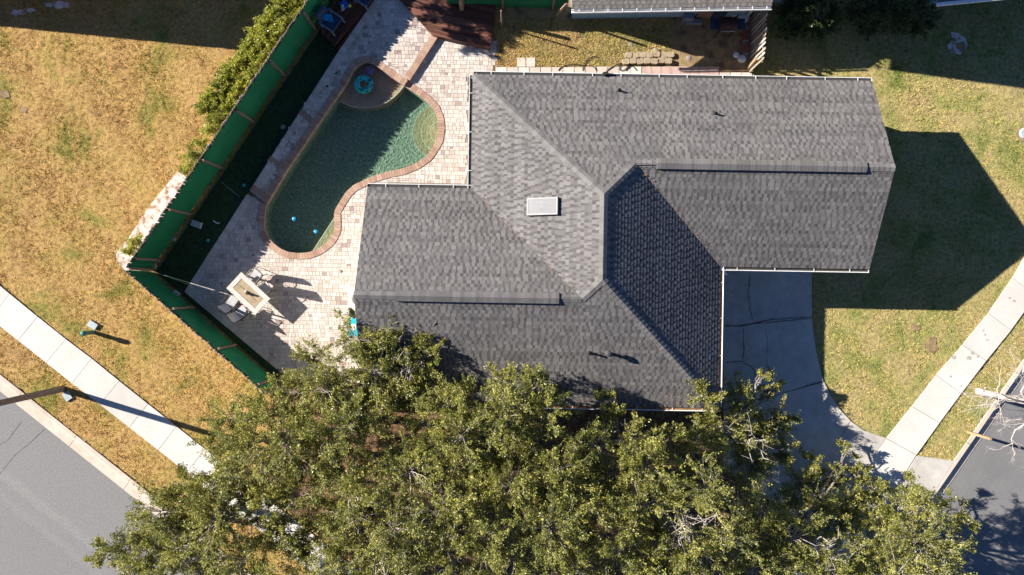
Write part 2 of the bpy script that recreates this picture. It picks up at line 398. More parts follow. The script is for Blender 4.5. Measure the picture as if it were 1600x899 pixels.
M['pole'] = simple('brown_concrete_pole', [(0.3, (0.16, 0.115, 0.085)), (0.7, (0.25, 0.19, 0.145))], 5, 0.8, 0.3, 40, 0.01)
M['pedestal'] = simple('green_pedestal', (0.06, 0.20, 0.14), 5, 0.5)
M['lid'] = simple('pale_lid', (0.36, 0.41, 0.42), 8, 0.6)
M['bark'] = simple('grey_bark', [(0.3, (0.13, 0.115, 0.10)), (0.7, (0.34, 0.30, 0.265))], 7, 0.95, 0.8, 25, 0.03)
M['pale_bark'] = simple('pale_bare_bark', [(0.3, (0.34, 0.29, 0.26)), (0.7, (0.52, 0.46, 0.42))], 6, 0.9, 0.5, 30, 0.02)
OAK = [(0.0, (0.065, 0.085, 0.018)), (0.35, (0.21, 0.23, 0.045)), (0.7, (0.38, 0.375, 0.085)), (0.93, (0.54, 0.50, 0.17)), (1.0, (0.46, 0.32, 0.11))]
M['oak'] = leaf_mat('oak_leaf', OAK)
M['hedge'] = leaf_mat('hedge_leaf', [(0, (0.14, 0.18, 0.025)), (0.5, (0.36, 0.38, 0.06)), (1, (0.55, 0.54, 0.11))])
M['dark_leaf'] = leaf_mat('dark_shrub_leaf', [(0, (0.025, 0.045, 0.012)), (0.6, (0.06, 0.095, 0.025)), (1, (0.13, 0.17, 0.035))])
M['grey_vent'] = simple('vent_metal', (0.13, 0.12, 0.12), 8, 0.5, metal=0.5)
M['unit'] = simple('condenser_paint', (0.50, 0.50, 0.50), 8, 0.5)

# ------------------------------------------------------------------ outlines (photo pixels on the ground)
POOL_LOW = [(632, 133), (649, 144.5), (664.5, 155.6), (678, 170), (684.6, 185.7), (686, 201), (683.5, 219), (675.7, 232.4), (667, 244.6),
            (651, 255.7), (629, 264.6), (606.7, 269), (584.5, 275.8), (569, 282.4), (553.3, 290), (542, 300), (533.5, 312.7), (524, 328.7), (522.8, 336),
            (524, 353.4), (521.5, 365.4), (514.8, 376), (504, 385.4), (493.5, 391.5), (482.8, 395.3), (466.8, 396.8), (450.7, 395), (437.4, 389.5),
            (425.4, 380), (417.4, 370), (412.7, 359), (411.5, 348), (413, 333.4), (416, 318)]
POOL_HIGH = [(416, 318), (445.5, 268), (495, 194.5), (540, 130), (553, 106), (562, 98.5), (573, 95.5), (584, 99), (598, 109), (618, 123.5), (632, 133)]
RZ = 0.20                                               # height of the raised terrace
pool_low = pxpoly(POOL_LOW, 0.05); pool_high = pxpoly(POOL_HIGH, RZ)
pool = [(p.x, p.y) for p in pool_low] + [(p.x, p.y) for p in pool_high[1:-1]]
def area2(p): return sum(p[i][0] * p[(i + 1) % len(p)][1] - p[(i + 1) % len(p)][0] * p[i][1] for i in range(len(p)))
if area2(pool) < 0: pool = pool[::-1]
RAISED = [(404, 314), (416, 318), (445.5, 268), (495, 194.5), (540, 130), (553, 106), (573, 95.5), (598, 109), (634, 131), (645, 118), (683, 58),
          (640, -40), (614, -40), (531, 77), (390, 298)]
PATIO = [(288, 456), (385, 302), (410, 300), (625, 112), (680, 40), (785, 62), (772, 124), (735, 124), (735, 292), (604, 292), (604, 600), (455, 600), (432, 577)]
TURF = [(245, 425), (300, 345), (400, 195), (497, 52), (560, -40), (615, -40), (531, 77), (390, 298), (288, 456), (432, 577), (455, 600), (432, 592)]
raised = [(p.x, p.y) for p in pxpoly(RAISED, 0.1)]; patio = [(p.x, p.y) for p in pxpoly(PATIO)]
turf = [(p.x, p.y) for p in pxpoly(TURF)]
# sidewalk joints: (outer edge, inner edge)
SW_L = [((16 - 44 * k, 458 - 35.5 * k), (-14 - 44 * k, 497 - 35.5 * k)) for k in range(5, 0, -1)] + \
       [((16, 459), (-14, 498)), ((60, 495), (29, 532)), ((104, 530), (73, 567)), ((144, 560), (113, 599)), ((187, 595), (157, 632)), ((232, 631), (203, 668))] + \
       [((232 + 44.5 * k, 631 + 35.2 * k), (203 + 44.5 * k, 668 + 35.2 * k)) for k in range(1, 15)]
SW_R = [((1384 - 31.5 * k, 685 + 45 * k), (1431 - 31.5 * k, 711 + 50 * k)) for k in range(6, 0, -1)] + \
       [((1384, 685), (1431, 711)), ((1424, 635), (1467, 661)), ((1462, 586), (1501, 615)), ((1503, 539), (1540, 564)), ((1543, 490), (1579, 516)), ((1581, 434), (1617, 463))] + \
       [((1581 + 33 * k, 434 - 56 * k), (1617 + 36 * k, 463 - 55 * k)) for k in range(1, 5)]
DRIVE = [[(1130, 418), (1268, 418), (1268, 497), (1130, 510)], [(1130, 511), (1268, 498), (1271, 525), (1276, 555), (1286, 596), (1256, 604), (1130, 640)],
         [(1130, 641), (1256.5, 605), (1287, 597), (1297, 617), (1312, 640), (1330, 659), (1350, 673), (1384, 684.5), (1352.5, 729.5), (1321, 774.5), (1289, 819), (1200, 780), (1130, 730)],
         [(1432, 712), (1490, 720), (1474, 745), (1438, 800), (1395, 860), (1336, 862), (1368, 811), (1400, 761)]]
# roadside lines: (back of kerb, edge of asphalt) as two points each
KL = (((0, 586), (230, 769)), ((0, 615), (217, 784)))
KR = (((1600, 563), (1472, 748)), ((1600, 590), (1489, 764)))

# ------------------------------------------------------------------ terrain
def line_fn(a, b, z=0):
    a, b = at(*a, z), at(*b, z); d = (b - a).normalized(); n = Vector((-d.y, d.x, 0)); return a, d, n
aL, dL, nL = line_fn(*KL[0]); aR, dR, nR = line_fn(*KR[0])
if nL.y < 0: nL = -nL
if nR.x > 0: nR = -nR                                   # normals point into the lot
wL = abs((at(*KL[1][0]) - aL).dot(nL)); wR = 0.50
def lot_d(X, Y):
    return (X - aL.x) * nL.x + (Y - aL.y) * nL.y, (X - aR.x) * nR.x + (Y - aR.y) * nR.y

b = B(); b.face([(-500, -500, -0.17), (500, -500, -0.17), (500, 500, -0.17), (-500, 500, -0.17)])
hole = offset(pool, 0.25)
def sheet_holes(outer, holes, z):
    loops = [[Vector((p[0], p[1], z)) for p in outer]] + [[Vector((p[0], p[1], z)) for p in h] for h in holes]
    tris = tessellate_polygon(loops); V = [tuple(v) for l in loops for v in l]; return V, tris
V, F = sheet_holes([(-500, -500), (500, -500), (500, 500), (-500, 500)], [hole], -0.17)
add('ground', V, F, M['lawn'], kind='structure')

def grid_land():
    g = 0.14; xs = np.arange(-30, 30, g); ys = np.arange(-22, 22, g)
    X, Y = np.meshgrid(xs, ys, indexing='ij'); nx, ny = X.shape
    Z = 0.012 * np.sin(X * 0.9 + 1) * np.cos(Y * 0.7) + 0.010 * np.sin(X * 2.3 + Y * 1.7) + rng.normal(0, 0.010, X.shape)
    V = np.stack([X, Y, Z], -1).reshape(-1, 3)
    I = np.arange(nx * ny).reshape(nx, ny)
    F = np.stack([I[:-1, :-1], I[1:, :-1], I[1:, 1:], I[:-1, 1:]], -1).reshape(-1, 4)
    C = V[F].mean(1)[:, :2]; d1, d2 = lot_d(C[:, 0], C[:, 1])
    keep = (d1 > 0.02) & (d2 > 0.02) & ~inpoly(C, offset(pool, 0.12))
    return V, F[keep]
V, F = grid_land()
add_np('lawn', V, F, M['lawn'], kind='structure')

def strip_poly(a, d, n, t0, t1, o0, o1):
    return [a + d * t0 + n * o0, a + d * t1 + n * o0, a + d * t1 + n * o1, a + d * t0 + n * o1]
# roads: one asphalt sheet each, worn wheel tracks as thin sheets on the left street
for nm, (a, d, n, wk) in (('left_road', (aL, dL, nL, wL)), ('right_road', (aR, dR, nR, wR))):
    b = B(); zz = -0.135 if nm == 'left_road' else -0.139
    b.prism([(p.x, p.y) for p in strip_poly(a, d, n, -60, 60, -wk + 0.03, -wk - 8.0)], zz - 0.02, zz)
    b.build(nm, M['asphalt_left' if nm == 'left_road' else 'asphalt'], kind='structure')
for pts in ([(-12, 752), (20, 712), (45, 692), (66, 672)], [(-12, 700), (8, 690), (30, 660)]):
    b = B(); P_ = resample([at(*p).xy for p in pts], .15); 
    for a_, c_ in zip(P_, P_[1:]):
        n_ = Vector((-(c_ - a_).y, (c_ - a_).x)).normalized() * random.uniform(.004, .011); b.face([(*(a_ - n_), -.131), (*(c_ - n_), -.131), (*(c_ + n_), -.131), (*(a_ + n_), -.131)])
    b.build('crack', M['crack'], bpy.data.objects['left_road'])
# kerbs, in segments with open joints
def kerb(nm, a, d, n, prof, t0, t1, seg):
    root = empty(nm, (*(a + d * ((t0 + t1) / 2)).xy, -0.13)); root['kind'] = 'structure'
    t = t0
    while t < t1:
        b = B(); e = min(t1, t + seg) - 0.018; i = 0; m_ = len(prof)
        for tt in (t, e):
            for o, z in prof: q = a + d * tt + n * o; b.V.append((q.x, q.y, z))
        for k in range(m_): j = (k + 1) % m_; b.F.append((k, j, m_ + j, m_ + k)); b.T.append(.5)
        b.F += [tuple(range(m_))[::-1], tuple(range(m_, 2 * m_))]; b.T += [.5, .5]
        b.build('kerb_segment', M['kerb'], root); t += seg
kerb('left_kerb', aL, dL, nL, [(0.03, -0.2), (0.03, 0.045), (-0.14, 0.045), (-0.24, -0.08), (-wL, -0.118), (-wL, -0.2)], -14, 34, 3.05)
kerb('right_kerb', aR, dR, nR, [(0.03, -0.2), (0.03, 0.05), (-0.14, 0.05), (-0.17, -0.10), (-wR, -0.118), (-wR, -0.2)], -20, 16, 3.05)

# sidewalks: separate slabs
def sidewalk(nm, joints):
    P = [(at(*a), at(*b_)) for a, b_ in joints]; c = (P[len(P) // 2][0] + P[len(P) // 2][1]) / 2
    root = empty(nm, (c.x, c.y, 0)); root['kind'] = 'structure'
    bb = B()
    for (a, b1), (c1, d1) in zip(P, P[1:]): bb.face([(*q.xy, 0.025) for q in (a, b1, d1, c1)])
    bb.build('joint_bed', M['crack'], root)
    for (a, b1), (c1, d1) in zip(P, P[1:]):
        cc = (a + b1 + c1 + d1) / 4; q = []
        for v in (a, b1, d1, c1):
            s = v - cc; q.append(cc + s * (1 - 0.011 / max(.3, s.length)))
        z = 0.055 + random.uniform(-.004, .004)
        B().prism([(v.x, v.y) for v in q], 0.0, z, random.random()).build('slab', M['concrete'], root)
    return root
sidewalk('left_sidewalk', SW_L); swr = sidewalk('right_sidewalk', SW_R)
b = B()
for px, py, r_ in ((1535, 517, .05), (1538, 523, .06), (1541, 531, .05), (1512, 559, .11), (1518, 551, .09), (1526, 557, .06), (1484, 588, .06), (1500, 603, .05), (1489, 558, .1), (1583, 470, .06), (1576, 466, .05)):
    c = at(px, py); n = 9; k0 = random.random() * 6
    b.face([(c.x + r_ * random.uniform(.6, 1.2) * math.cos(6.283 * k / n + k0), c.y + r_ * random.uniform(.6, 1.2) * math.sin(6.283 * k / n + k0), 0.064) for k in range(n)])
b.build('stain', M['stain'], swr)

# driveway slabs and cracks
root = empty('driveway', (*at(1200, 560).xy, 0)); root['kind'] = 'structure'
for i, poly in enumerate(DRIVE):
    P = [(p.x, p.y) for p in pxpoly(poly)]
    if area2(P) < 0: P = P[::-1]
    B().prism(offset(P, -0.006), -0.05, 0.05 + 0.002 * i).build('slab', M['drive'], root)
def ribbon(b, pts, wd, z, jit=0.02):
    P = resample([at(*p).xy for p in pts], 0.12); L = []; Rr = []
    for k, p in enumerate(P):
        d = (P[min(k + 1, len(P) - 1)] - P[max(0, k - 1)]).normalized(); n = Vector((-d.y, d.x)); p = p + n * random.uniform(-jit, jit)
        ww = wd * random.uniform(.5, 1.2) * (0.3 if k in (0, len(P) - 1) else 1); L.append(p + n * ww / 2); Rr.append(p - n * ww / 2)
    for k in range(len(P) - 1): b.face([(*q, z) for q in (Rr[k], Rr[k + 1], L[k + 1], L[k])])
for pts, wd in (([(1172, 428), (1168, 452), (1171, 480), (1175, 503)], .045), ([(1131, 508), (1155, 510), (1180, 504), (1210, 499), (1240, 497), (1267, 496)], .06),
                ([(1161, 512), (1162, 540), (1160, 563)], .05), ([(1132, 567), (1158, 565), (1172, 572), (1186, 592)], .05), ([(1196, 512), (1199, 545), (1197, 575)], .022),
                ([(1256, 603), (1286, 596)], .03), ([(1310, 690), (1331, 651)], .03)):
    b = B(); ribbon(b, pts, wd, 0.0585, .03); b.build('crack', M['drive_crack'], root)
# ground covers: turf strip, mulch under the trees, sand bed, side yard
def cover(nm, pts, z, m, th=0.03):
    P = [(p.x, p.y) for p in pxpoly(pts)]; b = B(); b.prism(P, z - th, z); return b.build(nm, m, kind='structure')
cover('turf_strip', TURF, 0.045, M['turf'])
MULCH = [(455, 602), (604, 602), (604, 606), (1128, 606), (1128, 732), (1200, 782), (1290, 822), (1180, 985), (760, 1040), (420, 775), (400, 740), (440, 690), (430, 620)]
cover('mulch_bed', MULCH, 0.045, M['mulch'])
SAND = [(278, 268), (290, 275), (302, 302), (258, 368), (212, 436), (199, 425), (184, 410), (182, 396), (200, 375), (232, 325)]
sand = [(p.x, p.y) for p in pxpoly(SAND)]
cover('sand_bed', SAND, 0.05, M['sand'])
SIDE = [(773, -30), (1178, -30), (1178, 130), (773, 130)]
cover('side_yard', SIDE, 0.04, M['soil'])
cover('sand_patch', [(1485, 50), (1496, 52), (1508, 60), (1512, 72), (1500, 86), (1484, 82), (1480, 72), (1488, 62)], 0.03, M['sand'], 0.02)
def blob(px, py, rx, ry, n=16): return [(px + rx * random.uniform(.6, 1.15) * math.cos(6.283 * k / n), py + ry * random.uniform(.6, 1.15) * math.sin(6.283 * k / n)) for k in range(n)]
BARE = [blob(1456, 540, 11, 13), blob(1430, 512, 10, 6), blob(28, 20, 14, 5), blob(48, 16, 9, 4), blob(92, 8, 24, 6), blob(8, 148, 9, 7), blob(38, 172, 7, 5)]
for k_, q_ in enumerate(BARE): cover('bare_patch', q_, .026 + .0005 * k_, M['sand'] if k_ in (2, 3, 4) else M['soil'], .02)
cover('bare_earth', [(1493, 68), (1506, 66), (1508, 76), (1502, 82), (1494, 76)], 0.036, M['soil'], 0.02)

# ------------------------------------------------------------------ patio pavers
HA = R(-0.95)                                           # the house and its patio are turned a little
def HL(x, y, z=0.0):
    c, s = math.cos(HA), math.sin(HA); return Vector((x * c - y * s, x * s + y * c, z))
def paver_cells(x0, x1, y0, y1):
    y = y0
    while y < y1:
        x = x0 + random.uniform(0, .2); h = 0.18
        while x < x1:
            k = random.random()
            if k < .34: yield (x, y, .18, h); x += .18
            elif k < .62: yield (x, y, .26, h); x += .26
            elif k < .80:
                wv = random.choice((.13, .18, .13)); yield (x, y, wv, h / 2); yield (x, y + h / 2, wv, h / 2); x += wv
            else: yield (x, y, .125, h); x += .125
        y += h

def paver_area(nm, poly, zb, ok, ang, org, dark, ext, label_kind='structure'):
    P = [tuple(p) for p in poly]; V, F = sheet_holes(P, [], zb - 0.03) if nm != 'patio' else sheet_holes(P, [], zb - 0.03)
    c = Vector((sum(p[0] for p in P) / len(P), sum(p[1] for p in P) / len(P), 0)); root = empty(nm, c); root['kind'] = label_kind
    ca, sa = math.cos(ang), math.sin(ang); cells = list(paver_cells(-ext, ext, -ext, ext))
    C = np.array([(org[0] + (x + w_ / 2) * ca - (y + h / 2) * sa, org[1] + (x + w_ / 2) * sa + (y + h / 2) * ca) for x, y, w_, h in cells])
    k = ok(C); cells = [c_ for c_, q in zip(cells, k) if q]
    order = sorted(range(len(cells)), key=lambda i: -cells[i][2] * cells[i][3] + random.random() * .001); single = set(order[:300])
    bb = B()
    for i, (x, y, w_, h) in enumerate(cells):
        g = 0.006; q = []
        for u, v in ((x + g, y + g), (x + w_ - g, y + g), (x + w_ - g, y + h - g), (x + g, y + h - g)): q.append((org[0] + u * ca - v * sa, org[1] + u * sa + v * ca))
        t = random.random(); t = t * .25 if random.random() < dark else .2 + .8 * t
        z = zb + random.uniform(-.003, .003)
        if i in single: B().prism(q, zb - .03, z, t).build('paver', M['paver'], root)
        else: bb.prism(q, zb - .03, z, t)
    if bb.V: bb.build('paver', M['paver'], root, kind='stuff')
    return root

pool_in = offset(pool, 0.10)
def ccw(p): return p if area2(p) > 0 else p[::-1]
patio_in = offset(ccw(patio), -0.12); raised_in = offset(ccw(raised), -0.10)
def ok_patio(C):
    return inpoly(C, patio_in) & ~inpoly(C, pool_in) & ~inpoly(C, raised_in)
pat = paver_area('patio', patio, 0.05, ok_patio, HA, (0, 0), .10, 16)
rai = paver_area('raised_terrace', raised, RZ, lambda C: inpoly(C, raised_in) & ~inpoly(C, pool_in), HA, (0, 0), .26, 16)
def bed(root, poly, z, holes=()):
    V, F = sheet_holes(poly, [], z); 
    cut = [f for f in F]
    add('joint_bed', V, cut, M['joint'], root)
# joint beds built from small cells so that the pool stays open
def cell_bed(root, inside, z, g=0.1):
    xs = np.arange(-17, 3, g); ys = np.arange(-6, 16, g); X, Y = np.meshgrid(xs, ys, indexing='ij'); nx, ny = X.shape
    V = np.stack([X, Y, np.full_like(X, z)], -1).reshape(-1, 3); I = np.arange(nx * ny).reshape(nx, ny)
    F = np.stack([I[:-1, :-1], I[1:, :-1], I[1:, 1:], I[:-1, 1:]], -1).reshape(-1, 4); C = V[F].mean(1)[:, :2]
    F = F[inside(C)]; u, inv = np.unique(F, return_inverse=True); add_np('joint_bed', V[u], inv.reshape(F.shape), M['joint'], root)
cell_bed(pat, ok_patio, 0.036)
cell_bed(rai, lambda C: inpoly(C, raised_in) & ~inpoly(C, pool_in), RZ - 0.014)

def course(root, pts, z0, z1, wd, side, m, step=0.115, nm='border_brick', tl=(.2, 1.0)):
    """a soldier course of bricks laid along a line; side = +1 left of travel"""
    P = resample(pts, step); res = []
    for a, c in zip(P, P[1:]):
        d = (c - a).normalized(); n = Vector((-d.y, d.x)) * side; g = 0.005
        q = [a + d * g, c - d * g, c - d * g + n * wd, a + d * g + n * wd]
        B().prism([tuple(v) for v in q], z0, z1 + random.uniform(-.003, .003), random.uniform(*tl)).build(nm, m, root)
def pxl(pts, z): return [at(x, y, z).xy for x, y in pts]
# outer soldier courses and the brick bands that cross the terrace
course(pat, pxl([(288, 456), (386, 303)], .05), .0, .056, .30, -1, M['paver'], .2)
course(pat, pxl([(288, 456), (432, 577)], .05), .0, .056, .30, 1, M['paver'], .2)
course(rai, pxl([(390, 298), (531, 77)], RZ), .0, RZ + .008, .26, -1, M['paver'], .2)
course(rai, pxl([(531, 77), (612, -38)], RZ), .0, RZ + .008, .26, -1, M['paver'], .2)
for a_, b_ in (((466, 177), (489, 198)), ((417, 251), (441, 268)), ((391, 296), (414, 313))):
    course(rai, pxl([a_, b_], RZ), RZ - .02, RZ + .013, .27, 1, M['brick'], .11, tl=(0, .5))
course(rai, pxl([(640, 126), (684, 58)], RZ), -0.05, RZ + .012, .30, 1, M['brick'], .11)

# ------------------------------------------------------------------ pool
WZ = -0.06; FZ = -0.80
pr = empty('swimming_pool', (*at(540, 240).xy, FZ), 'kidney-shaped green swimming pool with brick coping beside the patio', 'swimming pool')
b = B(); n = len(pool); pin = offset(pool, 0.0)
for i in range(n):
    a, c = pin[i], pin[(i + 1) % n]
    za = 0.03
    b.face([(a[0], a[1], za), (c[0], c[1], za), (c[0], c[1], FZ), (a[0], a[1], FZ)])
b.face([(p[0], p[1], FZ) for p in pin]); b.build('basin', M['pool_floor'], pr)
B().prism(offset(pool, 0.015), FZ - .03, WZ, .5, True).build('water', M['water'], pr)
def in_pool_poly(pts, z): return [tuple(at(x, y, z).xy) for x, y in pts]
def edge_line(b, pts, z, wd=0.045):
    P = [Vector(p) for p in pts]
    for a, c in zip(P, P[1:]):
        d = (c - a).normalized(); nn = Vector((-d.y, d.x)) * wd / 2
        b.face([(*(a - nn), z), (*(c - nn), z), (*(c + nn), z), (*(a + nn), z)])
LEDGE_ARC = [(529, 158), (541, 163), (553, 167), (566, 168.5), (579, 168), (592, 165), (604, 160), (615, 152), (624, 143), (631, 134)]
led = in_pool_poly(LEDGE_ARC + [(634, 131), (598, 106), (573, 92), (550, 100), (537, 128)], -.2)
lo = B().prism(led, FZ, -0.30).build('tanning_ledge', M['ledge'], pr)
b = B(); edge_line(b, in_pool_poly(LEDGE_ARC, -.3), -0.294); b.build('tile_edge', M['tile_line'], pr)
for k, (r_, z) in enumerate(((47, -.64), (34, -.46), (20, -.28))):
    cx, cy = 692, 207
    arc = [(cx + r_ * math.cos(R(a)), cy + r_ * .95 * math.sin(R(a))) for a in range(78, 290, 12)]
    q = in_pool_poly(arc, z); st = B().prism(q + [tuple(at(cx + 2, cy, z).xy)], FZ, z).build('step', M['step'], pr)
    b = B(); edge_line(b, q, z + .006, .028); b.build('tile_edge', M['tile_line'], pr)
q = in_pool_poly([(524, 338), (487, 395)], -.4); bq = in_pool_poly([(524, 338), (487, 395), (505, 388), (518, 375), (526, 358)], -.4)
B().prism(bq, FZ, -0.42).build('bench', M['step'], pr); b = B(); edge_line(b, q, -0.414); b.build('tile_edge', M['tile_line'], pr)
cop = empty('coping', ORG[pr.name], parent=pr)
# low coping (curved) and raised coping (straight, one step higher)
def coping(pts, z0, z1, wd):
    P = resample([Vector(p.xy) for p in pts], 0.118); L = []
    for k, p in enumerate(P):
        d = (P[min(k + 1, len(P) - 1)] - P[max(0, k - 1)]).normalized(); L.append((p, Vector((-d.y, d.x))))
    for (a, na), (c, nc) in zip(L, L[1:]):
        d = (c - a).normalized(); g = d * .004
        q = [a + g - na * .03, c - g - nc * .03, c - g + nc * wd, a + g + na * wd]
        B().prism([tuple(v) for v in q], z0, z1 + random.uniform(-.003, .003), random.random(), True).build('brick', M['brick'], cop)
coping(pool_low, -0.02, 0.075, 0.25); coping(pool_high, -0.03, RZ + 0.012, 0.26)
# backing wall of the raised coping towards the water
b = B()
for a, c in zip(pool_high, pool_high[1:]): b.face([(a.x, a.y, 0.0), (c.x, c.y, 0.0), (c.x, c.y, RZ - .02), (a.x, a.y, RZ - .02)])
b.build('raised_wall', M['brick'], pr)
# retaining face of the raised terrace
b = B()
for i in range(len(raised)):
    a, c = raised[i], raised[(i + 1) % len(raised)]
    if i in (0, 9, 10, 11, 12, 13, 14) : b.face([(*a, -0.05), (*c, -0.05), (*c, RZ - .02), (*a, RZ - .02)])
b.build('retaining_face', M['brick'], rai)

# ------------------------------------------------------------------ house
HC = HL(4.2, 1.9, 0)
house = empty('house', HC, 'single-storey house with dark grey shingled hip and gable roof', 'house')
ZE, K = 2.72, 0.462
N_, S1, S2, NW2 = 8.47, 0.99, -4.66, 3.91               # eave lines: north, garage wing south, main south, west wing north
W_, E_, XE, XW = -1.68, 8.30, 14.27, -5.85              # west and east eaves of the main body, east gable, west gable
RX = (W_ + E_) / 2; RZ_ = ZE + K * (E_ - W_) / 2
Y1 = (N_ + S1) / 2; Z1 = ZE + K * (N_ - S1) / 2         # garage wing ridge
Y2 = (NW2 + S2) / 2; Z2 = ZE + K * (NW2 - S2) / 2       # west wing ridge
PK1 = (RX, N_ - (RX - W_), RZ_); PK2 = (RX, S2 + (RX - W_), RZ_)
J1 = (RX + (RZ_ - Z1) / K, Y1, Z1); J2 = (RX - (RZ_ - Z2) / K, Y2, Z2)
PLANES = [  # polygon (x, y, z) per slope and its downslope direction
    ([(W_, N_, ZE), (XE, N_, ZE), (XE, Y1, Z1), J1, PK1], (0, 1)),
    ([(J1[0], J1[1], J1[2]), (XE, Y1, Z1), (XE, S1, ZE), (E_, S1, ZE)], (0, -1)),
    ([PK1, J1, (E_, S1, ZE), (E_, S2, ZE), PK2], (1, 0)),
    ([PK2, (E_, S2, ZE), (XW, S2, ZE), (XW, Y2, Z2), J2], (0, -1)),
    ([(XW, Y2, Z2), (XW, NW2, ZE), (W_, NW2, ZE), J2], (0, 1)),
    ([(W_, N_, ZE), PK1, PK2, J2, (W_, NW2, ZE)], (-1, 0))]
SL = math.sqrt(1 + K * K)
roof = B()
for poly, dn in PLANES: roof.face([HL(*p) for p in poly])
# underside / soffit
roof_o = roof.build('roof', M['shingle'], house)
roof_o.data.attributes['tint'].data.foreach_set('value', np.zeros(len(roof_o.data.polygons), np.float32))

def shingle_plane(poly, dn, tint_base=0.0, conv=HL, tabs=True, expo=0.145):
    """yields tab quads (world space) clipped to a slope"""
    dx, dy = dn; ux, uy = -dy, dx                       # u runs along the eave
    P = [(p[0] * ux + p[1] * uy, -(p[0] * dx + p[1] * dy)) for p in poly]      # (u, run upslope)
    v0 = min(p[1] for p in P); v1 = max(p[1] for p in P); ze = min(p[2] for p in poly)
    def span(v):
        v = min(max(v, v0 + 1e-4), v1 - 1e-4); xs = []
        for i in range(len(P)):
            a, c = P[i], P[(i + 1) % len(P)]
            if (a[1] > v) != (c[1] > v): xs.append(a[0] + (c[0] - a[0]) * (v - a[1]) / (c[1] - a[1]))
        return (min(xs), max(xs)) if len(xs) > 1 else (0, 0)
    nz = 1 / SL; nh = K / SL
    def W3(u, v, t):                                    # point lifted by t along the slope normal
        x = u * ux - v * dx + dx * nh * t; y = u * uy - v * dy + dy * nh * t
        return conv(x, y, ze + (v - v0) * K + nz * t)
    step = expo / SL; v = v0 - 0.02
    out = []; row = 0
    while v < v1 - .02:
        va, vb = v, min(v + step * 1.12, v1); (la, ra), (lb, rb) = span(va), span(vb)
        ov = 0.03 if row == 0 else 0
        lo_, hi = min(la, lb), max(ra, rb); rowt = random.uniform(-.1, .1)
        def quad(ua, ub, th, tt):
            A = [min(max(ua, la), ra), min(max(ub, la), ra)]; C = [min(max(ua, lb), rb), min(max(ub, lb), rb)]
            if A[1] - A[0] < .012 and C[1] - C[0] < .012: return
            out.append(([W3(A[0], va, th), W3(A[1], va, th), W3(C[1], vb, .003), W3(C[0], vb, .003), W3(A[0], va, 0), W3(A[1], va, 0)], tt, (A[1] - A[0])))
        u = lo_ - random.random()
        while u < hi:                                   # lower laminate layer
            L = random.uniform(.8, 1.1); quad(u, u + L - .003, .008, min(1, max(0, random.uniform(.16, .40) + rowt))); u += L
        u = lo_ - random.random() * .3
        while tabs and u < hi:                          # upper laminate tabs
            L = random.uniform(.10, .22); quad(u, u + L, .011, random.uniform(.45, .85) + rowt); u += L + random.uniform(.05, .14)
        v += step; row += 1
    return out
SF = ((0, 1, 2, 3), (4, 5, 1, 0), (5, 2, 1), (4, 0, 3))
def add_tab(b, q, t):
    i = len(b.V); b.V += [tuple(p) for p in q]
    for f in SF: b.F.append(tuple(i + a for a in f)); b.T.append(t)
allt = []
for poly, dn in PLANES: allt += shingle_plane(poly, dn)
big = sorted([i for i, t in enumerate(allt) if .2 < t[2] < .30 and t[1] >= .35], key=lambda i: -allt[i][2] * allt[i][0][0].z)[:300]; bigs = set(big)
rest = B()
for i, (q, t, wd) in enumerate(allt):
    if i in bigs: bb = B(); add_tab(bb, q, t); bb.build('shingle', M['shingle'], roof_o)
    else: add_tab(rest, q, t)
rest.build('shingle', M['shingle'], roof_o, kind='stuff')

def caps(a, c, wd, lift, seg=.2, m='cap', nm='ridge_cap', slope_l=K, par=None, conv=HL, out=None, flat=False, tr=(0, 1)):
    """overlapping cap shingles along a ridge or hip, folded over the crest"""
    a, c = Vector(a), Vector(c); d = c - a; n = max(1, int(d.length / seg)); dh = Vector((d.x, d.y, 0)).normalized(); nn = Vector((-dh.y, dh.x, 0))
    b = out or B()
    for k in range(n):
        p = a + d * (k / n); q = a + d * ((k + 1.25) / n if k < n - 1 else 1.0); tt = random.uniform(*tr)
        z0, z1 = lift + .018, lift + .004; drop = wd * slope_l
        L0, L1 = p - nn * wd + Vector((0, 0, z0 - drop)), q - nn * wd + Vector((0, 0, z1 - drop))
        C0, C1 = p + Vector((0, 0, z0)), q + Vector((0, 0, z1)); R0, R1 = p + nn * wd + Vector((0, 0, z0 - drop)), q + nn * wd + Vector((0, 0, z1 - drop))
        dz = Vector((0, 0, -.02 - (lift if flat else 0)))
        L0, L1, C0, C1, R0, R1, L0b, L1b, R0b, R1b = [conv(*v) for v in (L0, L1, C0, C1, R0, R1, L0 + dz, L1 + dz, R0 + dz, R1 + dz)]
        b.face((L0, L1, C1, C0), tt); b.face((C0, C1, R1, R0), tt); b.face((L0b, L1b, L1, L0), tt); b.face((R0, R1, R1b, R0b), tt)
        b.face((L0b, L0, C0, R0, R0b), tt); b.face((L1, L1b, R1b, R1, C1), tt)
    if out is None: return b.build(nm, M[m], par or roof_o)
h2 = K / math.sqrt(2)
caps((W_, N_, ZE), PK1, .15, .012, slope_l=h2); caps((E_, S2, ZE), PK2, .15, .012, slope_l=h2)
caps(J1, PK1, .15, .014, slope_l=h2); caps(J2, PK2, .15, .014, slope_l=h2)
caps(PK1, PK2, .15, .014); caps((XE, Y1, Z1), J1, .15, .014); caps((XW, Y2, Z2), J2, .15, .014)
# raised ridge vents with their cap shingles
def ridge_vent(a, c):
    caps(a, c, .20, .075, .14, nm='ridge_vent', flat=True, slope_l=K * .8)
ridge_vent((5.35, Y1, Z1), (13.2, Y1, Z1)); ridge_vent((-4.3, Y2, Z2), (1.75, Y2, Z2))

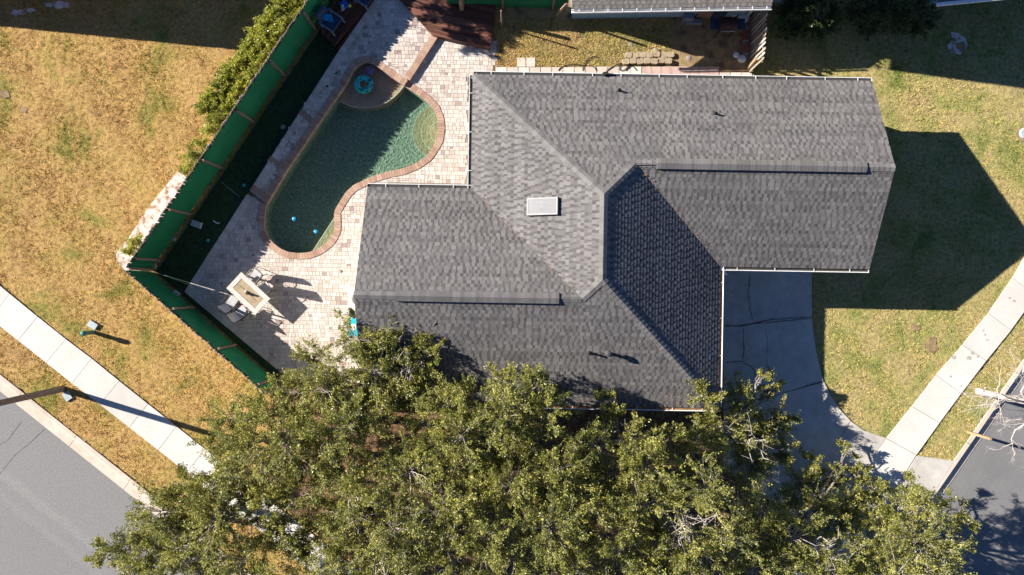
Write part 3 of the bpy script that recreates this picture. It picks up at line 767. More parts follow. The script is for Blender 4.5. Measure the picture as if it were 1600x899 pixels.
# walls (under the roof) with gables, fascias
IN = 0.45
b = B()
foot = [(W_ + IN, N_ - IN), (XE - .3, N_ - IN), (XE - .3, S1 + IN), (E_ - IN, S1 + IN), (E_ - IN, S2 + IN), (XW + .3, S2 + IN), (XW + .3, NW2 - IN), (W_ + IN, NW2 - IN)]
for i in range(len(foot)):
    a, c = foot[i], foot[(i + 1) % len(foot)]; b.face([HL(*a, -.1), HL(*c, -.1), HL(*c, ZE + IN * K - .02), HL(*a, ZE + IN * K - .02)])
for x, y0, y1, ym, zm in ((XE - .3, S1 + IN, N_ - IN, Y1, Z1 - .05), (XW + .3, S2 + IN, NW2 - IN, Y2, Z2 - .05)):
    b.face([HL(x, y0, ZE + IN * K - .02), HL(x, y1, ZE + IN * K - .02), HL(x, ym, zm)])
b.build('wall', M['stucco'], house)
house_foot = [tuple(HL(*p).xy) for p in foot]
def fascia(a, c): B().bar(HL(*a), HL(*c), .03, .17).build('fascia', M['white'], house)
fascia((XE - .01, N_, ZE - .1), (XE - .01, Y1, Z1 - .1)); fascia((XE - .01, S1, ZE - .1), (XE - .01, Y1, Z1 - .1))
fascia((XW + .01, S2, ZE - .1), (XW + .01, Y2, Z2 - .1)); fascia((XW + .01, NW2, ZE - .1), (XW + .01, Y2, Z2 - .1))
soff = B()
for i, (a, c) in enumerate((((W_, N_), (XE, N_)), ((XE, S1), (E_, S1)), ((E_, S1), (E_, S2)), ((E_, S2), (XW, S2)), ((XW, NW2), (W_, NW2)), ((W_, NW2), (W_, N_)))):
    # fascia board behind the gutter and the gutter itself: open trough, hangers, white outer lip
    a, c = Vector((*a, 0)), Vector((*c, 0)); d = (c - a).normalized()
    nn = Vector((-d.y, d.x, 0)); mid = (a + c) / 2 + nn * .3
    if inpoly([mid.xy], [(p[0], p[1]) for p in foot])[0] or inpoly([((a + c) / 2 + nn * .6).xy], foot)[0]: nn = -nn
    fascia((*(a - nn * .005).xy, ZE - .12), (*(c - nn * .005).xy, ZE - .12))
    z0 = ZE - .03
    g = B()
    def U(p, o, z): q = p + nn * o; return HL(q.x, q.y, z)
    a2, c2 = a + d * .01, c - d * .01
    for (o0, za), (o1, zb) in (((.015, z0 - .01), (.015, z0 - .11)), ((.015, z0 - .11), (.10, z0 - .12)), ((.10, z0 - .12), (.145, z0 + .005)), ((.145, z0 + .005), (.165, z0 + .005)), ((.165, z0 + .005), (.12, z0 - .14)), ((.12, z0 - .14), (.015, z0 - .13))):
        g.face([U(a2, o0, za), U(c2, o0, za), U(c2, o1, zb), U(a2, o1, zb)])
    for p in (a2, c2): g.face([U(p, .015, z0), U(p, .15, z0), U(p, .11, z0 - .13), U(p, .015, z0 - .13)])
    go = g.build('gutter', M['white'], house)
    lf = B(); deb = i in (2, 3)
    lf.face([U(a2, .018, z0 - (.03 if deb else .035)), U(c2, .018, z0 - (.03 if deb else .035)), U(c2, .135, z0 - (.035 if deb else .04)), U(a2, .135, z0 - (.035 if deb else .04))])
    lf.build('leaf_debris' if deb else 'trough_shade', M['litter'] if deb else M['trough'], go)  # gutters without debris get a dark strip painted as trough shade
    n = max(2, int((c - a).length / 1.25))
    for k in range(n):
        p = a.lerp(c, (k + .5) / n + random.uniform(-.01, .01)); q = B(); q.bar(U(p, .01, z0 + .004), U(p, .155, z0 + .004), .022, .01); q.build('hanger', M['white'], go)
# downspout elbow in the inner corner over the drive
B().tube([HL(E_ + .02, S1 - .05, ZE - .05), HL(E_ + .16, S1 - .20, ZE - .12), HL(E_ + .33, S1 - .34, ZE - .2)], .05, 6).build('downspout', M['white'], house)
b = B(); b.tube([HL(W_ - .09, NW2 + .10, ZE - .12), HL(W_ - .05, NW2 + .12, ZE - .5), HL(W_ + .38, NW2 + .2, ZE - .8), HL(W_ + .38, NW2 + .2, .1)], .045, 6); b.build('downspout', M['white'], house)
# skylight on the west slope
def on_west(px, py):                                    # solve the height of the west slope under a photo pixel
    z = 3.6
    for _ in range(6):
        p = at(px, py, z); x = p.x * math.cos(-HA) - p.y * math.sin(-HA); z = ZE + (x - W_) * K
    return at(px, py, z)
def on_slope(px, py, f):
    z = 3.6
    for _ in range(8):
        p = at(px, py, z); c, s = math.cos(-HA), math.sin(-HA); x, y = p.x * c - p.y * s, p.x * s + p.y * c; z = f(x, y)
    return at(px, py, z)
c = on_west(849, 323); ax = Vector((math.cos(HA), math.sin(HA), 0)); ay = Vector((-ax.y, ax.x, 0)); ux = (ax + Vector((0, 0, K))).normalized(); nn = ux.cross(ay)
sk = B(); c0 = c + nn * .06; L, Wd = .63, .33
sk.obox(c0, ux * L, ay * .045, nn * .08); sk.V = []; sk.F = []; sk.T = []
for s in (-1, 1):
    sk.obox(c0 + ay * s * (Wd - .03), ux * L, ay * .03, nn * .085); sk.obox(c0 + ux * s * (L - .03), ux * .03, ay * (Wd - .061), nn * .083)
sko = sk.build('skylight', M['sky_frame'], house)
B().obox(c0 + nn * .055, ux * (L - .06), ay * (Wd - .06), nn * .02).build('pane', M['sky_panel'], sko)
# plumbing vents
north = lambda x, y: ZE + (N_ - y) * K
south = lambda x, y: ZE + (y - S2) * K
def pipe(p, h, r, cap=None):
    b = B(); b.lathe(p - Vector((0, 0, .05)), [(r * 2.2, .03), (r * 2.1, .07), (r * 1.1, .12), (r, .13), (r, h), (r * .75, h), (r * .75, h - .05)], 10)
    o = b.build('vent_pipe', M['black'], house)
    if cap: B().lathe(p + Vector((0, 0, h - .06)), [(.11, 0), (.13, .05), (.10, .12), (.02, .14)], 10).build('vent_hood', M['grey_vent'], o)
pipe(on_slope(967, 142, north), .28, .04); pipe(on_slope(1117, 178, north), .28, .04)
pipe(on_slope(921, 551, south), .30, .04); pipe(on_slope(948, 551, south), .38, .06, True); pipe(on_slope(680, 545, south), .34, .045)
# dry leaves caught in the valleys and along the south eave
lv = B()
for a_, c_, n_, sp in ((J2, (W_, NW2, ZE), 40, .05), (J1, (E_, S1, ZE), 30, .05), ((E_, S2, ZE), (-1.0, S2, ZE), 70, .25)):
    for _ in range(n_):
        p = Vector(a_).lerp(Vector(c_), random.random()); p += Vector((random.gauss(0, sp), abs(random.gauss(0, sp)), 0)); z = p.z + .03 + (max(0, p.y - S2) * K if sp > .1 else .03)
        an = random.random() * 6.28; r_ = random.uniform(.02, .045); q_ = [HL(p.x + r_ * math.cos(an + k * 1.571) * (1 if k % 2 else .6), p.y + r_ * math.sin(an + k * 1.571) * (1 if k % 2 else .6), z + random.uniform(0, .015)) for k in range(4)]
        lv.face(q_)
lv.build('fallen_leaves', M['litter'], house, kind='stuff')
# garage door, door and windows under the eaves
b = B()
for k in range(4): b.box(HL(10.9, S1 + IN - .03, .32 + k * .55), (4.4, .05, .535), HA)
gd = b.build('garage_door', M['white'], house)
for k in range(3): B().box(HL(9.7 + k * 1.2, S1 + IN - .06, 1.97), (.8, .02, .3), HA).build('pane', M['glass'], gd)
def window(x, y, along_x, wd=1.4, z=1.55, h=1.2):
    sz = (wd, .08, h) if along_x else (.08, wd, h); o = B().box(HL(x, y, z), sz, HA).build('window', M['white'], house)
    sz2 = (wd - .14, .1, h - .14) if along_x else (.1, wd - .14, h - .14); B().box(HL(x, y, z), sz2, HA).build('pane', M['glass'], o)
for x in (1.5, 5.5, 10): window(x, N_ - IN, True)
for x in (-3, 1, 5): window(x, S2 + IN, True)
window(XW + .3, .3, False); window(XE - .3, 4.5, False); window(W_ + IN, 6.3, False, 2.2, 1.3, 2.0); window(-3.6, NW2 - IN, True, 2.2, 1.2, 2.1); window(E_ - IN, -2.5, False)

# ------------------------------------------------------------------ neighbour houses
nb = empty('neighbour_house', at(1040, -40), 'blue-walled neighbour house with tan shingle roof and white gutter at top', 'house')
def NL(x, y, z=0): c, s = math.cos(R(.9)), math.sin(R(.9)); return Vector((x * c - y * s, x * s + y * c, z))
e0 = at(893, 14, 2.7); e1 = at(1206, 9, 2.7)
ya = (NL(0, 0) + e0).y; inv = lambda p: Vector((p.x * math.cos(R(.9)) + p.y * math.sin(R(.9)), -p.x * math.sin(R(.9)) + p.y * math.cos(R(.9)), 0))
i0, i1 = inv(e0), inv(e1); NY = (i0.y + i1.y) / 2; NX0, NX1 = i0.x, i1.x
poly = [(NX0, NY, 2.72), (NX1, NY, 2.72), (NX1, NY + 1.6, 2.72 + 1.6 * K), (NX0, NY + 1.6, 2.72 + 1.6 * K)]
b = B(); b.face([NL(*p) for p in poly], 0.1); nro = b.build('roof', M['shingle_tan'], nb)
rr = B()
for q, t, wd in shingle_plane(poly, (0, -1), conv=NL): add_tab(rr, q, t)
rr.build('shingle', M['shingle_tan'], nro, kind='stuff')
b = B(); b.box(NL((NX0 + NX1) / 2, NY + 1.15, 1.35), (NX1 - NX0 - .5, 1.0, 2.9), R(.9)); b.build('wall', M['blue_wall'], nb)
g = B()
for o, z in ((.02, 2.62), (.15, 2.66)): g.bar(NL(NX0, NY - o, z), NL(NX1, NY - o, z), .022, .10)
g.bar(NL(NX0, NY - .085, 2.58), NL(NX1, NY - .085, 2.58), .10, .015); go = g.build('gutter', M['white'], nb)
for k in range(14): x = NX0 + .3 + k * (NX1 - NX0 - .5) / 13; B().bar(NL(x, NY - .01, 2.715), NL(x, NY - .15, 2.715), .025, .012).build('hanger', M['white'], go)
B().tube([NL(NX1 - .05, NY - .05, 2.62), NL(NX1 - .02, NY + .25, 2.4), NL(NX1 - .1, NY + .6, 2.2), NL(NX1 - .1, NY + .6, .1)], .05, 6).build('downspout', M['white'], nb)
# taller rear block of the same house (its eave throws the long shadow to the right)
q0, q1 = at(1023, -1), at(1262, 32.5); dd = (q1 - q0).normalized(); n2 = Vector((-dd.y, dd.x, 0)); q0 = q0 + n2 * .0
q = [q0, q1, q1 + n2 * 8, q0 + n2 * 8]
b = B(); b.prism([(p.x, p.y) for p in (q[0] + n2 * .6 + dd * .3, q[1] + n2 * .6 - dd * .3, q[2], q[3])], 0, 5.15); b.build('upper_wall', M['blue_wall'], nb)
b = B(); z5, zr = 5.2, 6.7; m0, m1 = q0 + n2 * 4, q1 + n2 * 4
b.face([(*q[0].xy, z5), (*q[1].xy, z5), (*m1.xy, zr), (*m0.xy, zr)]); b.face([(*m0.xy, zr), (*m1.xy, zr), (*q[2].xy, z5), (*q[3].xy, z5)])
b.face([(*q[1].xy, z5), (*q[2].xy, z5), (*m1.xy, zr)]); b.face([(*q[0].xy, z5), (*m0.xy, zr), (*q[3].xy, z5)]); b.build('upper_roof', M['shingle_tan'], nb)
# front wing whose eave corner just shows at the top right
wg = empty('front_wing', ORG[nb.name], parent=nb)
c0 = at(1464, 5, 2.7); c1 = at(1640, -12, 2.7); dd = (c1 - c0).normalized(); n2 = Vector((-dd.y, dd.x, 0))
b = B(); b.face([c0, c1, c1 + n2 * 5 + Vector((0, 0, 1.6)), c0 + n2 * 5 + Vector((0, 0, 1.6))], .3); b.build('wing_roof', M['shingle_tan'], wg)
B().bar(c0 - n2 * .06, c1 - n2 * .06, .12, .1).build('gutter', M['white'], wg)
c2 = at(1470, 6, 1.3) + n2 * .5 + dd * .3; b = B(); b.prism([(p.x, p.y) for p in (c2, c2 + dd * 6, c2 + dd * 6 + n2 * 4, c2 + n2 * 4)], 0, 2.62); b.build('wall', M['blue_wall'], wg)
# house beyond the upper left corner (out of view, its shadow lies on the lawn)
fh = empty('far_house', at(60, -120), 'house beyond the top left corner that shades the dry lawn', 'house')
p1, p0 = at(208, 24), at(-330, -30); dd = (p1 - p0).normalized(); n2 = Vector((-dd.y, dd.x, 0)); q = [p0, p1, p1 + n2 * 9, p0 + n2 * 9]
b = B(); m0, m1 = p0 + n2 * 4.5, p1 + n2 * 4.5
b.face([(*q[0].xy, 2.7), (*q[1].xy, 2.7), (*m1.xy, 4.7), (*m0.xy, 4.7)]); b.face([(*m0.xy, 4.7), (*m1.xy, 4.7), (*q[2].xy, 2.7), (*q[3].xy, 2.7)]); b.build('roof', M['shingle_tan'], fh)
b = B(); b.prism([(p.x, p.y) for p in (q[0] + n2 * 1.3 + dd * .3, q[1] + n2 * 1.3 - dd * .3, q[2] - n2 * .5 - dd * .3, q[3] - n2 * .5 + dd * .3)], 0, 2.85)
for m_, s in ((m1, -1), (m0, 1)):
    e = dd * .3 * s; b.face([(*(m_ + e - n2 * 3.2).xy, 2.85), (*(m_ + e + n2 * 4).xy, 2.85), (*(m_ + e).xy, 4.6)])
b.build('wall', M['stucco'], fh)

# ------------------------------------------------------------------ fences
def picket_mesh(nm, wd, h, th, m, t):
    c = wd * .28; p = [(-wd / 2, 0), (wd / 2, 0), (wd / 2, h - c), (wd / 2 - c, h), (-wd / 2 + c, h), (-wd / 2, h - c)]
    V = [(x, -th / 2, z) for x, z in p] + [(x, th / 2, z) for x, z in p]; F = [tuple(range(6)), tuple(range(11, 5, -1))] + [(i, 6 + i, 6 + (i + 1) % 6, (i + 1) % 6) for i in range(6)]
    return make_mesh(nm, V, F, m, [t] * len(F))
PK = [picket_mesh('picket', .128, 1.93 + .02 * k, .018, M['fence_wood'], k / 3) for k in range(4)]
PG = [picket_mesh('picket', .10, 1.85 + .03 * k, .02, M['grey_wood'], k / 3) for k in range(4)]
def fence(label, p0, p1, inner, posts, pitch=.135, screen=True, meshes=PK, h=1.9):
    p0, p1 = Vector((*p0.xy, 0)), Vector((*p1.xy, 0)); d = (p1 - p0).normalized(); n = Vector((-d.y, d.x, 0)) * inner; L = (p1 - p0).length; ang = math.atan2(d.y, d.x)
    root = empty('fence', (p0 + p1) / 2, label, 'fence')
    k = 0; t = pitch / 2
    while t < L - .02:
        o = bpy.data.objects.new('picket', random.choice(meshes)); COL.objects.link(o); o.parent = root
        q = p0 + d * t - n * .03 - ORG[root.name]; o.location = (q.x, q.y, random.uniform(-.015, .015)); o.rotation_euler = (random.uniform(-.012, .012), random.uniform(-.012, .012), ang)
        t += pitch * random.uniform(.97, 1.03)
    for z in (.35, 1.55): B().bar(p0 + Vector((0, 0, z)), p1 + Vector((0, 0, z)), .038, .085).build('rail', M['post_wood'], root)
    ts = [0] + posts + [L]
    if screen:
        for a, c in zip(ts, ts[1:]):
            if c - a < .2: continue
            b = B(); ns = 10; zz = [.03 + random.uniform(-.02, .04) for _ in range(ns + 1)]
            for k in range(ns):
                u0, u1 = a + .03 + (c - a - .06) * k / ns, a + .03 + (c - a - .06) * (k + 1) / ns
                w0, w1 = .028 + .010 * math.sin(k * 1.1), .028 + .010 * math.sin((k + 1) * 1.1)
                A, C = p0 + d * u0 + n * w0, p0 + d * u1 + n * w1
                b.face([(A.x, A.y, zz[k]), (C.x, C.y, zz[k + 1]), (C.x, C.y, h - .05), (A.x, A.y, h - .05)])
            b.build('privacy_screen', M['green'], root, smooth=True)
    for t in posts:
        q = p0 + d * t + n * .085; tl = random.uniform(-.04, .04); B().bar((q.x, q.y, -.1), (q.x + tl, q.y, h - .03), .09, .09).build('post', M['post_wood'], root)
    return root
FC = at(234, 424); FT = at(556, -52); FB = at(436, 602)
u = (FC - FT).normalized(); LT = (FC - FT).length
pk = lambda px, py, o, dv: (at(px, py) - o).dot(dv)
fence('long green-screened wooden fence between the hedge and the turf strip', FT, FC, 1, sorted([pk(x, y, FT, u) for x, y in ((543, -26), (494, 46), (445, 118), (395, 190), (348, 264), (297, 335), (248, 407))] + [LT - .12]))
u2 = (FB - FC).normalized()
fence('short green-screened fence running from corner towards the trees', FC, FB, 1, [.45, pk(301, 482, FC, u2), pk(368, 540, FC, u2), pk(428, 592, FC, u2)][1:])
fence('plain picket fence under the oaks closing the patio', FB, at(600, 604), 1, [1.2, 3.4], screen=False)
fence('green-screened fence along the top behind the wooden deck', at(700, 10), at(886, 12), -1, [.7, 2.4, 4.6])
fence('weathered open picket fence at end of the side yard', at(1176, 24), at(1171, 116), 1, [1.3], .2, False, PG, 1.85)
b = B(); b.bar((*at(868, 26).xy, 0.05), (*at(886, 6, 1.9).xy, 1.9), .12, .06); b.build('leaning_board', M['post_wood'], label='loose brown board leaning at end of the top fence', cat='board')
b = B(); b.bar((*at(1169, 108).xy, .1), (*at(1183, 92, 1.2).xy, 1.2), .14, .12); b.build('leaning_log', M['new_wood'], label='pale timber post leaning against the open picket fence', cat='timber')

# ------------------------------------------------------------------ wooden decks
def deck(nm, label, pts, z, direction, bw=.14):
    P = [Vector(p.xy) for p in pxpoly(pts, z)]; c = sum(P, Vector((0, 0))) / len(P); root = empty(nm, (c.x, c.y, 0), label, 'deck')
    d = (at(*direction[1], z) - at(*direction[0], z)).xy.normalized(); n = Vector((-d.y, d.x)); Q = [(p.dot(d), p.dot(n)) for p in P]
    v0, v1 = min(q[1] for q in Q), max(q[1] for q in Q)
    def span(v):
        v = min(max(v, v0 + 1e-4), v1 - 1e-4); xs = []
        for i in range(len(Q)):
            a, e = Q[i], Q[(i + 1) % len(Q)]
            if (a[1] > v) != (e[1] > v): xs.append(a[0] + (e[0] - a[0]) * (v - a[1]) / (e[1] - a[1]))
        return (min(xs), max(xs)) if len(xs) > 1 else (0, 0)
    v = v0
    while v < v1 - .03:
        w_ = min(bw, v1 - v) - .008; (a0, a1), (b0, b1) = span(v + .002), span(v + w_)
        if max(a1 - a0, b1 - b0) > .1:
            q = [d * a0 + n * v, d * a1 + n * v, d * b1 + n * (v + w_), d * b0 + n * (v + w_)]
            B().prism([tuple(p) for p in q], z - .035, z + random.uniform(-.003, .003), random.random(), True).build('board', M['wood'], root)
        v += bw
    b = B()
    for a, e in zip(P, P[1:] + P[:1]): b.face([(*a, 0), (*e, 0), (*e, z - .04), (*a, z - .04)])
    b.build('skirt', M['wood'], root); return root
deck('large_deck', 'reddish brown wooden deck at top centre with slanted boards', [(598, -30), (676, 55), (766, 75), (774, 8), (774, -30)], .34, ((676, 55), (766, 75)))
deck('small_deck', 'small dark wooden deck in the corner by the fence', [(497, 46), (526, 76), (606, -30), (548, -30)], .30, ((526, 76), (590, -10)))
for a_, b_, w_ in (((513, 55), (518, 46), 'short'), ((524, 70), (536, 51), 'long')):
    B().bar(at(*a_, .36), at(*b_, .36), .06, .05).build('plank', M['wood'], label=w_ + ' loose plank lying on the small dark deck', cat='plank', group='loose planks')

# ------------------------------------------------------------------ patio furniture
tb = empty('dining_table', at(388.3, 458.5, 0), 'rectangular patio dining table with pale frame and tan inlay', 'table')
zt = .74; TC = [at(377.5, 425.7, zt), at(422.7, 467, zt), at(398.5, 492, zt), at(353.4, 450, zt)]
tc = sum(TC, Vector()) / 4; ex = ((TC[1] - TC[0]) + (TC[2] - TC[3])) / 4; ey = ((TC[3] - TC[0]) + (TC[2] - TC[1])) / 4
lx, ly = ex.length, ey.length; ex = ex.normalized(); ey = Vector((-ex.y, ex.x, 0))
bw_ = .20
for s in (-1, 1):
    B().obox(tc + ey * s * (ly - bw_ / 2), ex * lx, ey * bw_ / 2, Vector((0, 0, .022))).build('frame_board', M['table_frame'], tb)
    B().obox(tc + ex * s * (lx - bw_ / 2), ex * bw_ / 2, ey * (ly - bw_ - .006), Vector((0, 0, .022))).build('frame_board', M['table_frame'], tb)
    for q in (-1, 1):
        c = tc + ex * s * (lx - .1) + ey * q * (ly - .1); B().bar((c.x, c.y, .05), (c.x, c.y, zt - .02), .06, .06).build('leg', M['table_frame'], tb)
B().obox(tc - Vector((0, 0, .012)), ex * (lx - bw_ - .008), ey * (ly - bw_ - .008), Vector((0, 0, .02))).build('inlay', M['table_glass'], tb)
B().obox(tc + Vector((0, 0, .012)), ex * .5, ey * .006, Vector((0, 0, .004))).build('seam', M['frame'], tb)
b = B(); b.lathe(tc + Vector((0, 0, .015)), [(.05, 0), (.065, .08), (.04, .17), (.05, .2)], 10)
b.build('candle_lantern', M['frame'], label='small dark lantern standing in the middle of the dining table', cat='lantern')
b = B(); b.lathe(tc + ey * .0 - ex * .13 + Vector((0, 0, .015)), [(.035, 0), (.04, .06), (.02, .09)], 8)
b.build('salt_cellar', M['white'], label='tiny white pot beside the lantern on the dining table', cat='pot')
def chair_mesh():
    parts = []
    s = B(); n = 6                                      # sling seat that curves up into the back (y forward)
    prof = [(.26, .42), (.12, .40), (-.08, .39), (-.20, .42), (-.27, .60), (-.33, .80), (-.37, .97)]
    for (y0, z0), (y1, z1) in zip(prof, prof[1:]):
        s.face([(-.22, y0, z0), (.22, y0, z0), (.22, y1, z1), (-.22, y1, z1)]); s.face([(-.22, y0, z0 - .015), (-.22, y1, z1 - .015), (.22, y1, z1 - .015), (.22, y0, z0 - .015)])
    parts.append(('sling', s, 'sling'))
    for x in (-.245, .245):
        f = B(); f.tube([(x, y, z) for y, z in prof], .016, 6); parts.append(('side_rail', f, 'frame'))
        a = B(); a.tube([(x, .24, .42), (x * 1.08, .27, .60), (x * 1.1, .20, .655), (x * 1.1, -.18, .66), (x, -.29, .64)], .018, 6); parts.append(('armrest', a, 'frame'))
        for y0, y1 in ((.25, .30), (-.22, -.30)):
            l = B(); l.tube([(x, y0, .42), (x, y1, .05)], .016, 6); parts.append(('leg', l, 'frame'))
    c = B(); c.tube([(-.245, -.37, .97), (0, -.385, .985), (.245, -.37, .97)], .016, 6); parts.append(('top_rail', c, 'frame'))
    return [(nm, make_mesh(nm, b_.V, b_.F, M[m_], b_.T, nm == 'sling'), m_) for nm, b_, m_ in parts]
CH_P = chair_mesh()
def chair(label, px, py, rz):
    p = at(px, py, .45); r = empty('patio_chair', (p.x, p.y, .05), label, 'chair', 'patio chairs around the dining table'); r.rotation_euler = (0, 0, rz)
    for nm, me, m_ in CH_P:
        o = bpy.data.objects.new(nm, me); COL.objects.link(o); o.parent = r
    return r
fa = math.atan2(ey.y, ex.y) if False else math.atan2(ey.y, ey.x)
toward = math.atan2(-ey.y, -ey.x)                       # chairs on the +ey side look along -ey
s_up = 1 if ey.y > 0 else -1
au = math.atan2(-ey.y * s_up, -ey.x * s_up) - math.pi / 2
ad = au + math.pi
chair('grey sling patio chair at the table, upper side nearest the fence shadow', 399.5, 431.5, au + .08)
chair('grey sling patio chair at the table, upper side nearest the pool', 414.5, 451, au - .3)
c1 = chair('grey sling patio chair at the table, lower side, leftmost', 362, 473, ad + .1)
c2 = chair('grey sling patio chair at the table, lower side, nearest the trees', 377, 488.5, ad - .1)

# ------------------------------------------------------------------ pool toys and floats
def torus(c, R0, r0, n=36, m_=12):
    b = B(); V = b.V
    for i in range(n):
        a = 2 * math.pi * i / n
        for j in range(m_): e = 2 * math.pi * j / m_; V.append((c.x + (R0 + r0 * math.cos(e)) * math.cos(a), c.y + (R0 + r0 * math.cos(e)) * math.sin(a), c.z + r0 * .8 * math.sin(e)))
    for i in range(n):
        for j in range(m_): b.F.append((i * m_ + j, ((i + 1) % n) * m_ + j, ((i + 1) % n) * m_ + (j + 1) % m_, i * m_ + (j + 1) % m_)); b.T.append(.5)
    return b
torus(at(568, 132, 0) + Vector((0, 0, WZ + .06)), .29, .135).build('swim_ring', M['ring'], smooth=True, label='teal and navy patterned swim ring floating over the ledge', cat='swim ring')
def ball(c, r, n=14, k=9): return B().lathe(c, [(max(.002, r * math.sin(math.pi * i / k)), -r * math.cos(math.pi * i / k)) for i in range(k + 1)], n)
ball(at(578, 110, 0) + Vector((0, 0, WZ + .06)), .21).build('beach_ball', M['ball'], smooth=True, label='dark blue and red ball floating by the pool corner', cat='ball')
for (px, py), lb in (((459, 342), 'bright blue round float in the dark water, left one'), ((493, 362), 'bright blue round float in the dark water beside the bench')):
    c = at(px, py, 0); B().lathe((c.x, c.y, WZ - .02), [(.05, 0), (.085, .02), (.085, .06), (.05, .075), (.02, .08)], 14).build('chlorine_float', M['blue_plastic'], label=lb, cat='float', group='blue pool floats')

# things on the small deck
def lounge(px, py, rz, label):
    c = at(px, py, .55); r = empty('deck_chair', (c.x, c.y, .31), label, 'chair'); r.rotation_euler = (0, 0, rz)
    def prt(nm, bx_, m_):
        me = make_mesh(nm, bx_.V, bx_.F, m_, bx_.T); o = bpy.data.objects.new(nm, me); COL.objects.link(o); o.parent = r
    prt('seat_cushion', B().box((0, 0, .36), (.6, .6, .14)), M['navy']); prt('back_cushion', B().obox((0, -.36, .62), (.3, 0, 0), (0, .05, -.02), (0, -.06, .3)), M['navy'])
    for x in (-.36, .36):
        prt('armrest', B().box((x, 0, .55), (.07, .72, .04)), M['grey_plastic'])
        for y in (-.32, .32): prt('leg', B().box((x, y, .265), (.05, .05, .53)), M['grey_plastic'])
    return r
lounge(519, 36, R(-125), 'dark blue cushioned lounge chair on the small deck')
lounge(571, -3, R(-125), 'dark lounge chair cut off by the top edge on small deck')
c = at(513, 29, .8)
b = B()
for k in range(7): b.obox((c.x + random.uniform(-.1, .1), c.y + random.uniform(-.1, .1), .78 + .03 * k), (.10, .05 * random.uniform(-1, 1), .01), (-.03, .09, .02), (0, 0, .02))
b.build('blue_towel', M['blue_plastic'], label='crumpled bright blue towel on the dark lounge chair', cat='towel')
c = at(538, 8, .4); b = B(); b.box((c.x, c.y, .42), (.34, .26, .24), .5); b.tube([(c.x - .15, c.y, .55), (c.x, c.y + .05, .68), (c.x + .15, c.y, .55)], .02, 6)
b.build('toy_bucket', M['deep_blue'], label='deep blue plastic toy bucket on the small deck', cat='bucket')
c = at(536, 13, .5); b = B(); b.obox((c.x, c.y, .57), (.06, .03, 0), (-.02, .12, .02), (0, 0, .02)); b.build('towel', M['lid'], label='pale blue cloth hanging on the toy bucket', cat='cloth')
ball(at(546, 9, .4) + Vector((0, 0, 0)), .075).build('small_ball', M['lime'], smooth=True, label='small lime yellow ball beside the blue bucket', cat='ball')

# ------------------------------------------------------------------ small things on the turf and lawn
def rock(px, py, r_, nm, m_, label, cat, h=.6, z=.03, group=None):
    c = at(px, py); b = B(); k0 = random.random() * 6
    pr = [[(c.x + r_ * s * random.uniform(.8, 1.1) * math.cos(6.283 * k / 9 + k0), c.y + r_ * s * random.uniform(.75, 1.05) * math.sin(6.283 * k / 9 + k0), z + r_ * h * zz) for k in range(9)] for s, zz in ((.9, 0), (1, .45), (.75, .9), (.3, 1.05))]
    for ring in pr: b.V += ring
    for i in range(3):
        for k in range(9): b.F.append((i * 9 + k, i * 9 + (k + 1) % 9, (i + 1) * 9 + (k + 1) % 9, (i + 1) * 9 + k)); b.T.append(.5)
    b.F.append(tuple(range(27, 36))); b.T.append(.5)
    return b.build(nm, m_, label=label, cat=cat, group=group)
rock(271, 374, .14, 'stone', M['stone'], 'grey-pink stone on the dark turf, middle of the fence', 'stone', group='stones on the turf')
rock(241, 416, .15, 'stone', M['stone'], 'grey-pink stone on the dark turf, in the fence corner', 'stone', group='stones on the turf')
rock(443, 199, .13, 'stone', M['stone'], 'round grey stone at the turf edge beside the terrace', 'stone', .3)
c = at(309, 351); B().box((c.x, c.y, .12), (.42, .26, .15), R(-20)).build('storage_box', M['lid'], label='small pale box lying on the dark turf', cat='box')
c = at(277, 459); B().box((c.x, c.y, .10), (.28, .20, .12), R(-35)).build('small_box', M['lid'], label='small pale box at the foot of the short fence', cat='box')
b = B(); b.tube([at(333, 345, .08), at(336, 347, .09), at(339, 349, .08), at(343, 349, .07)], .025, 6); b.build('curved_stick', M['white'], label='short white curved stick on the dark turf', cat='stick')
for (px, py), lb in (((382, 290), 'small teal disc light at the turf edge, upper one'), ((326, 376), 'small teal disc light at the turf edge, lower one')):
    c = at(px, py); B().lathe((c.x, c.y, .04), [(.06, 0), (.075, .03), (.05, .05)], 12).build('ground_light', M['teal'], label=lb, cat='garden light', group='teal ground lights')
b = B(); b.tube([at(249, 428, .07), at(285, 441, .06), at(320, 454, .07)], .014, 5); b.build('thin_cable', M['lid'], label='thin pale cable crossing the turf near the fence corner', cat='cable')
b = B(); b.tube([at(345, 284, .06), at(362, 298, .06), at(375, 308, .06)], .012, 5); b.build('thin_cable', M['stone'], label='thin dull cable on the turf near the long fence', cat='cable')
for k, (px, py) in enumerate(((527, 117), (513, 137), (462, 176))): rock(px, py, .055, 'drain_plug', M['black'], ('small black drain cap nearest the small deck', 'small black drain cap, middle of three along the terrace', 'small black drain cap beside the upper brick band')[k], 'drain cap', .3, RZ, 'black drain caps on the terrace')
B().lathe((*at(622, 52).xy, RZ), [(.13, 0), (.13, .018)], 10).build('drain_cover', M['stone'], label='dark grey drain cover in the shaded terrace', cat='drain cover')
rock(532, 424, .08, 'stone', M['stone'], 'small grey stone on the sunny patio near the house', 'stone', .5, .05)

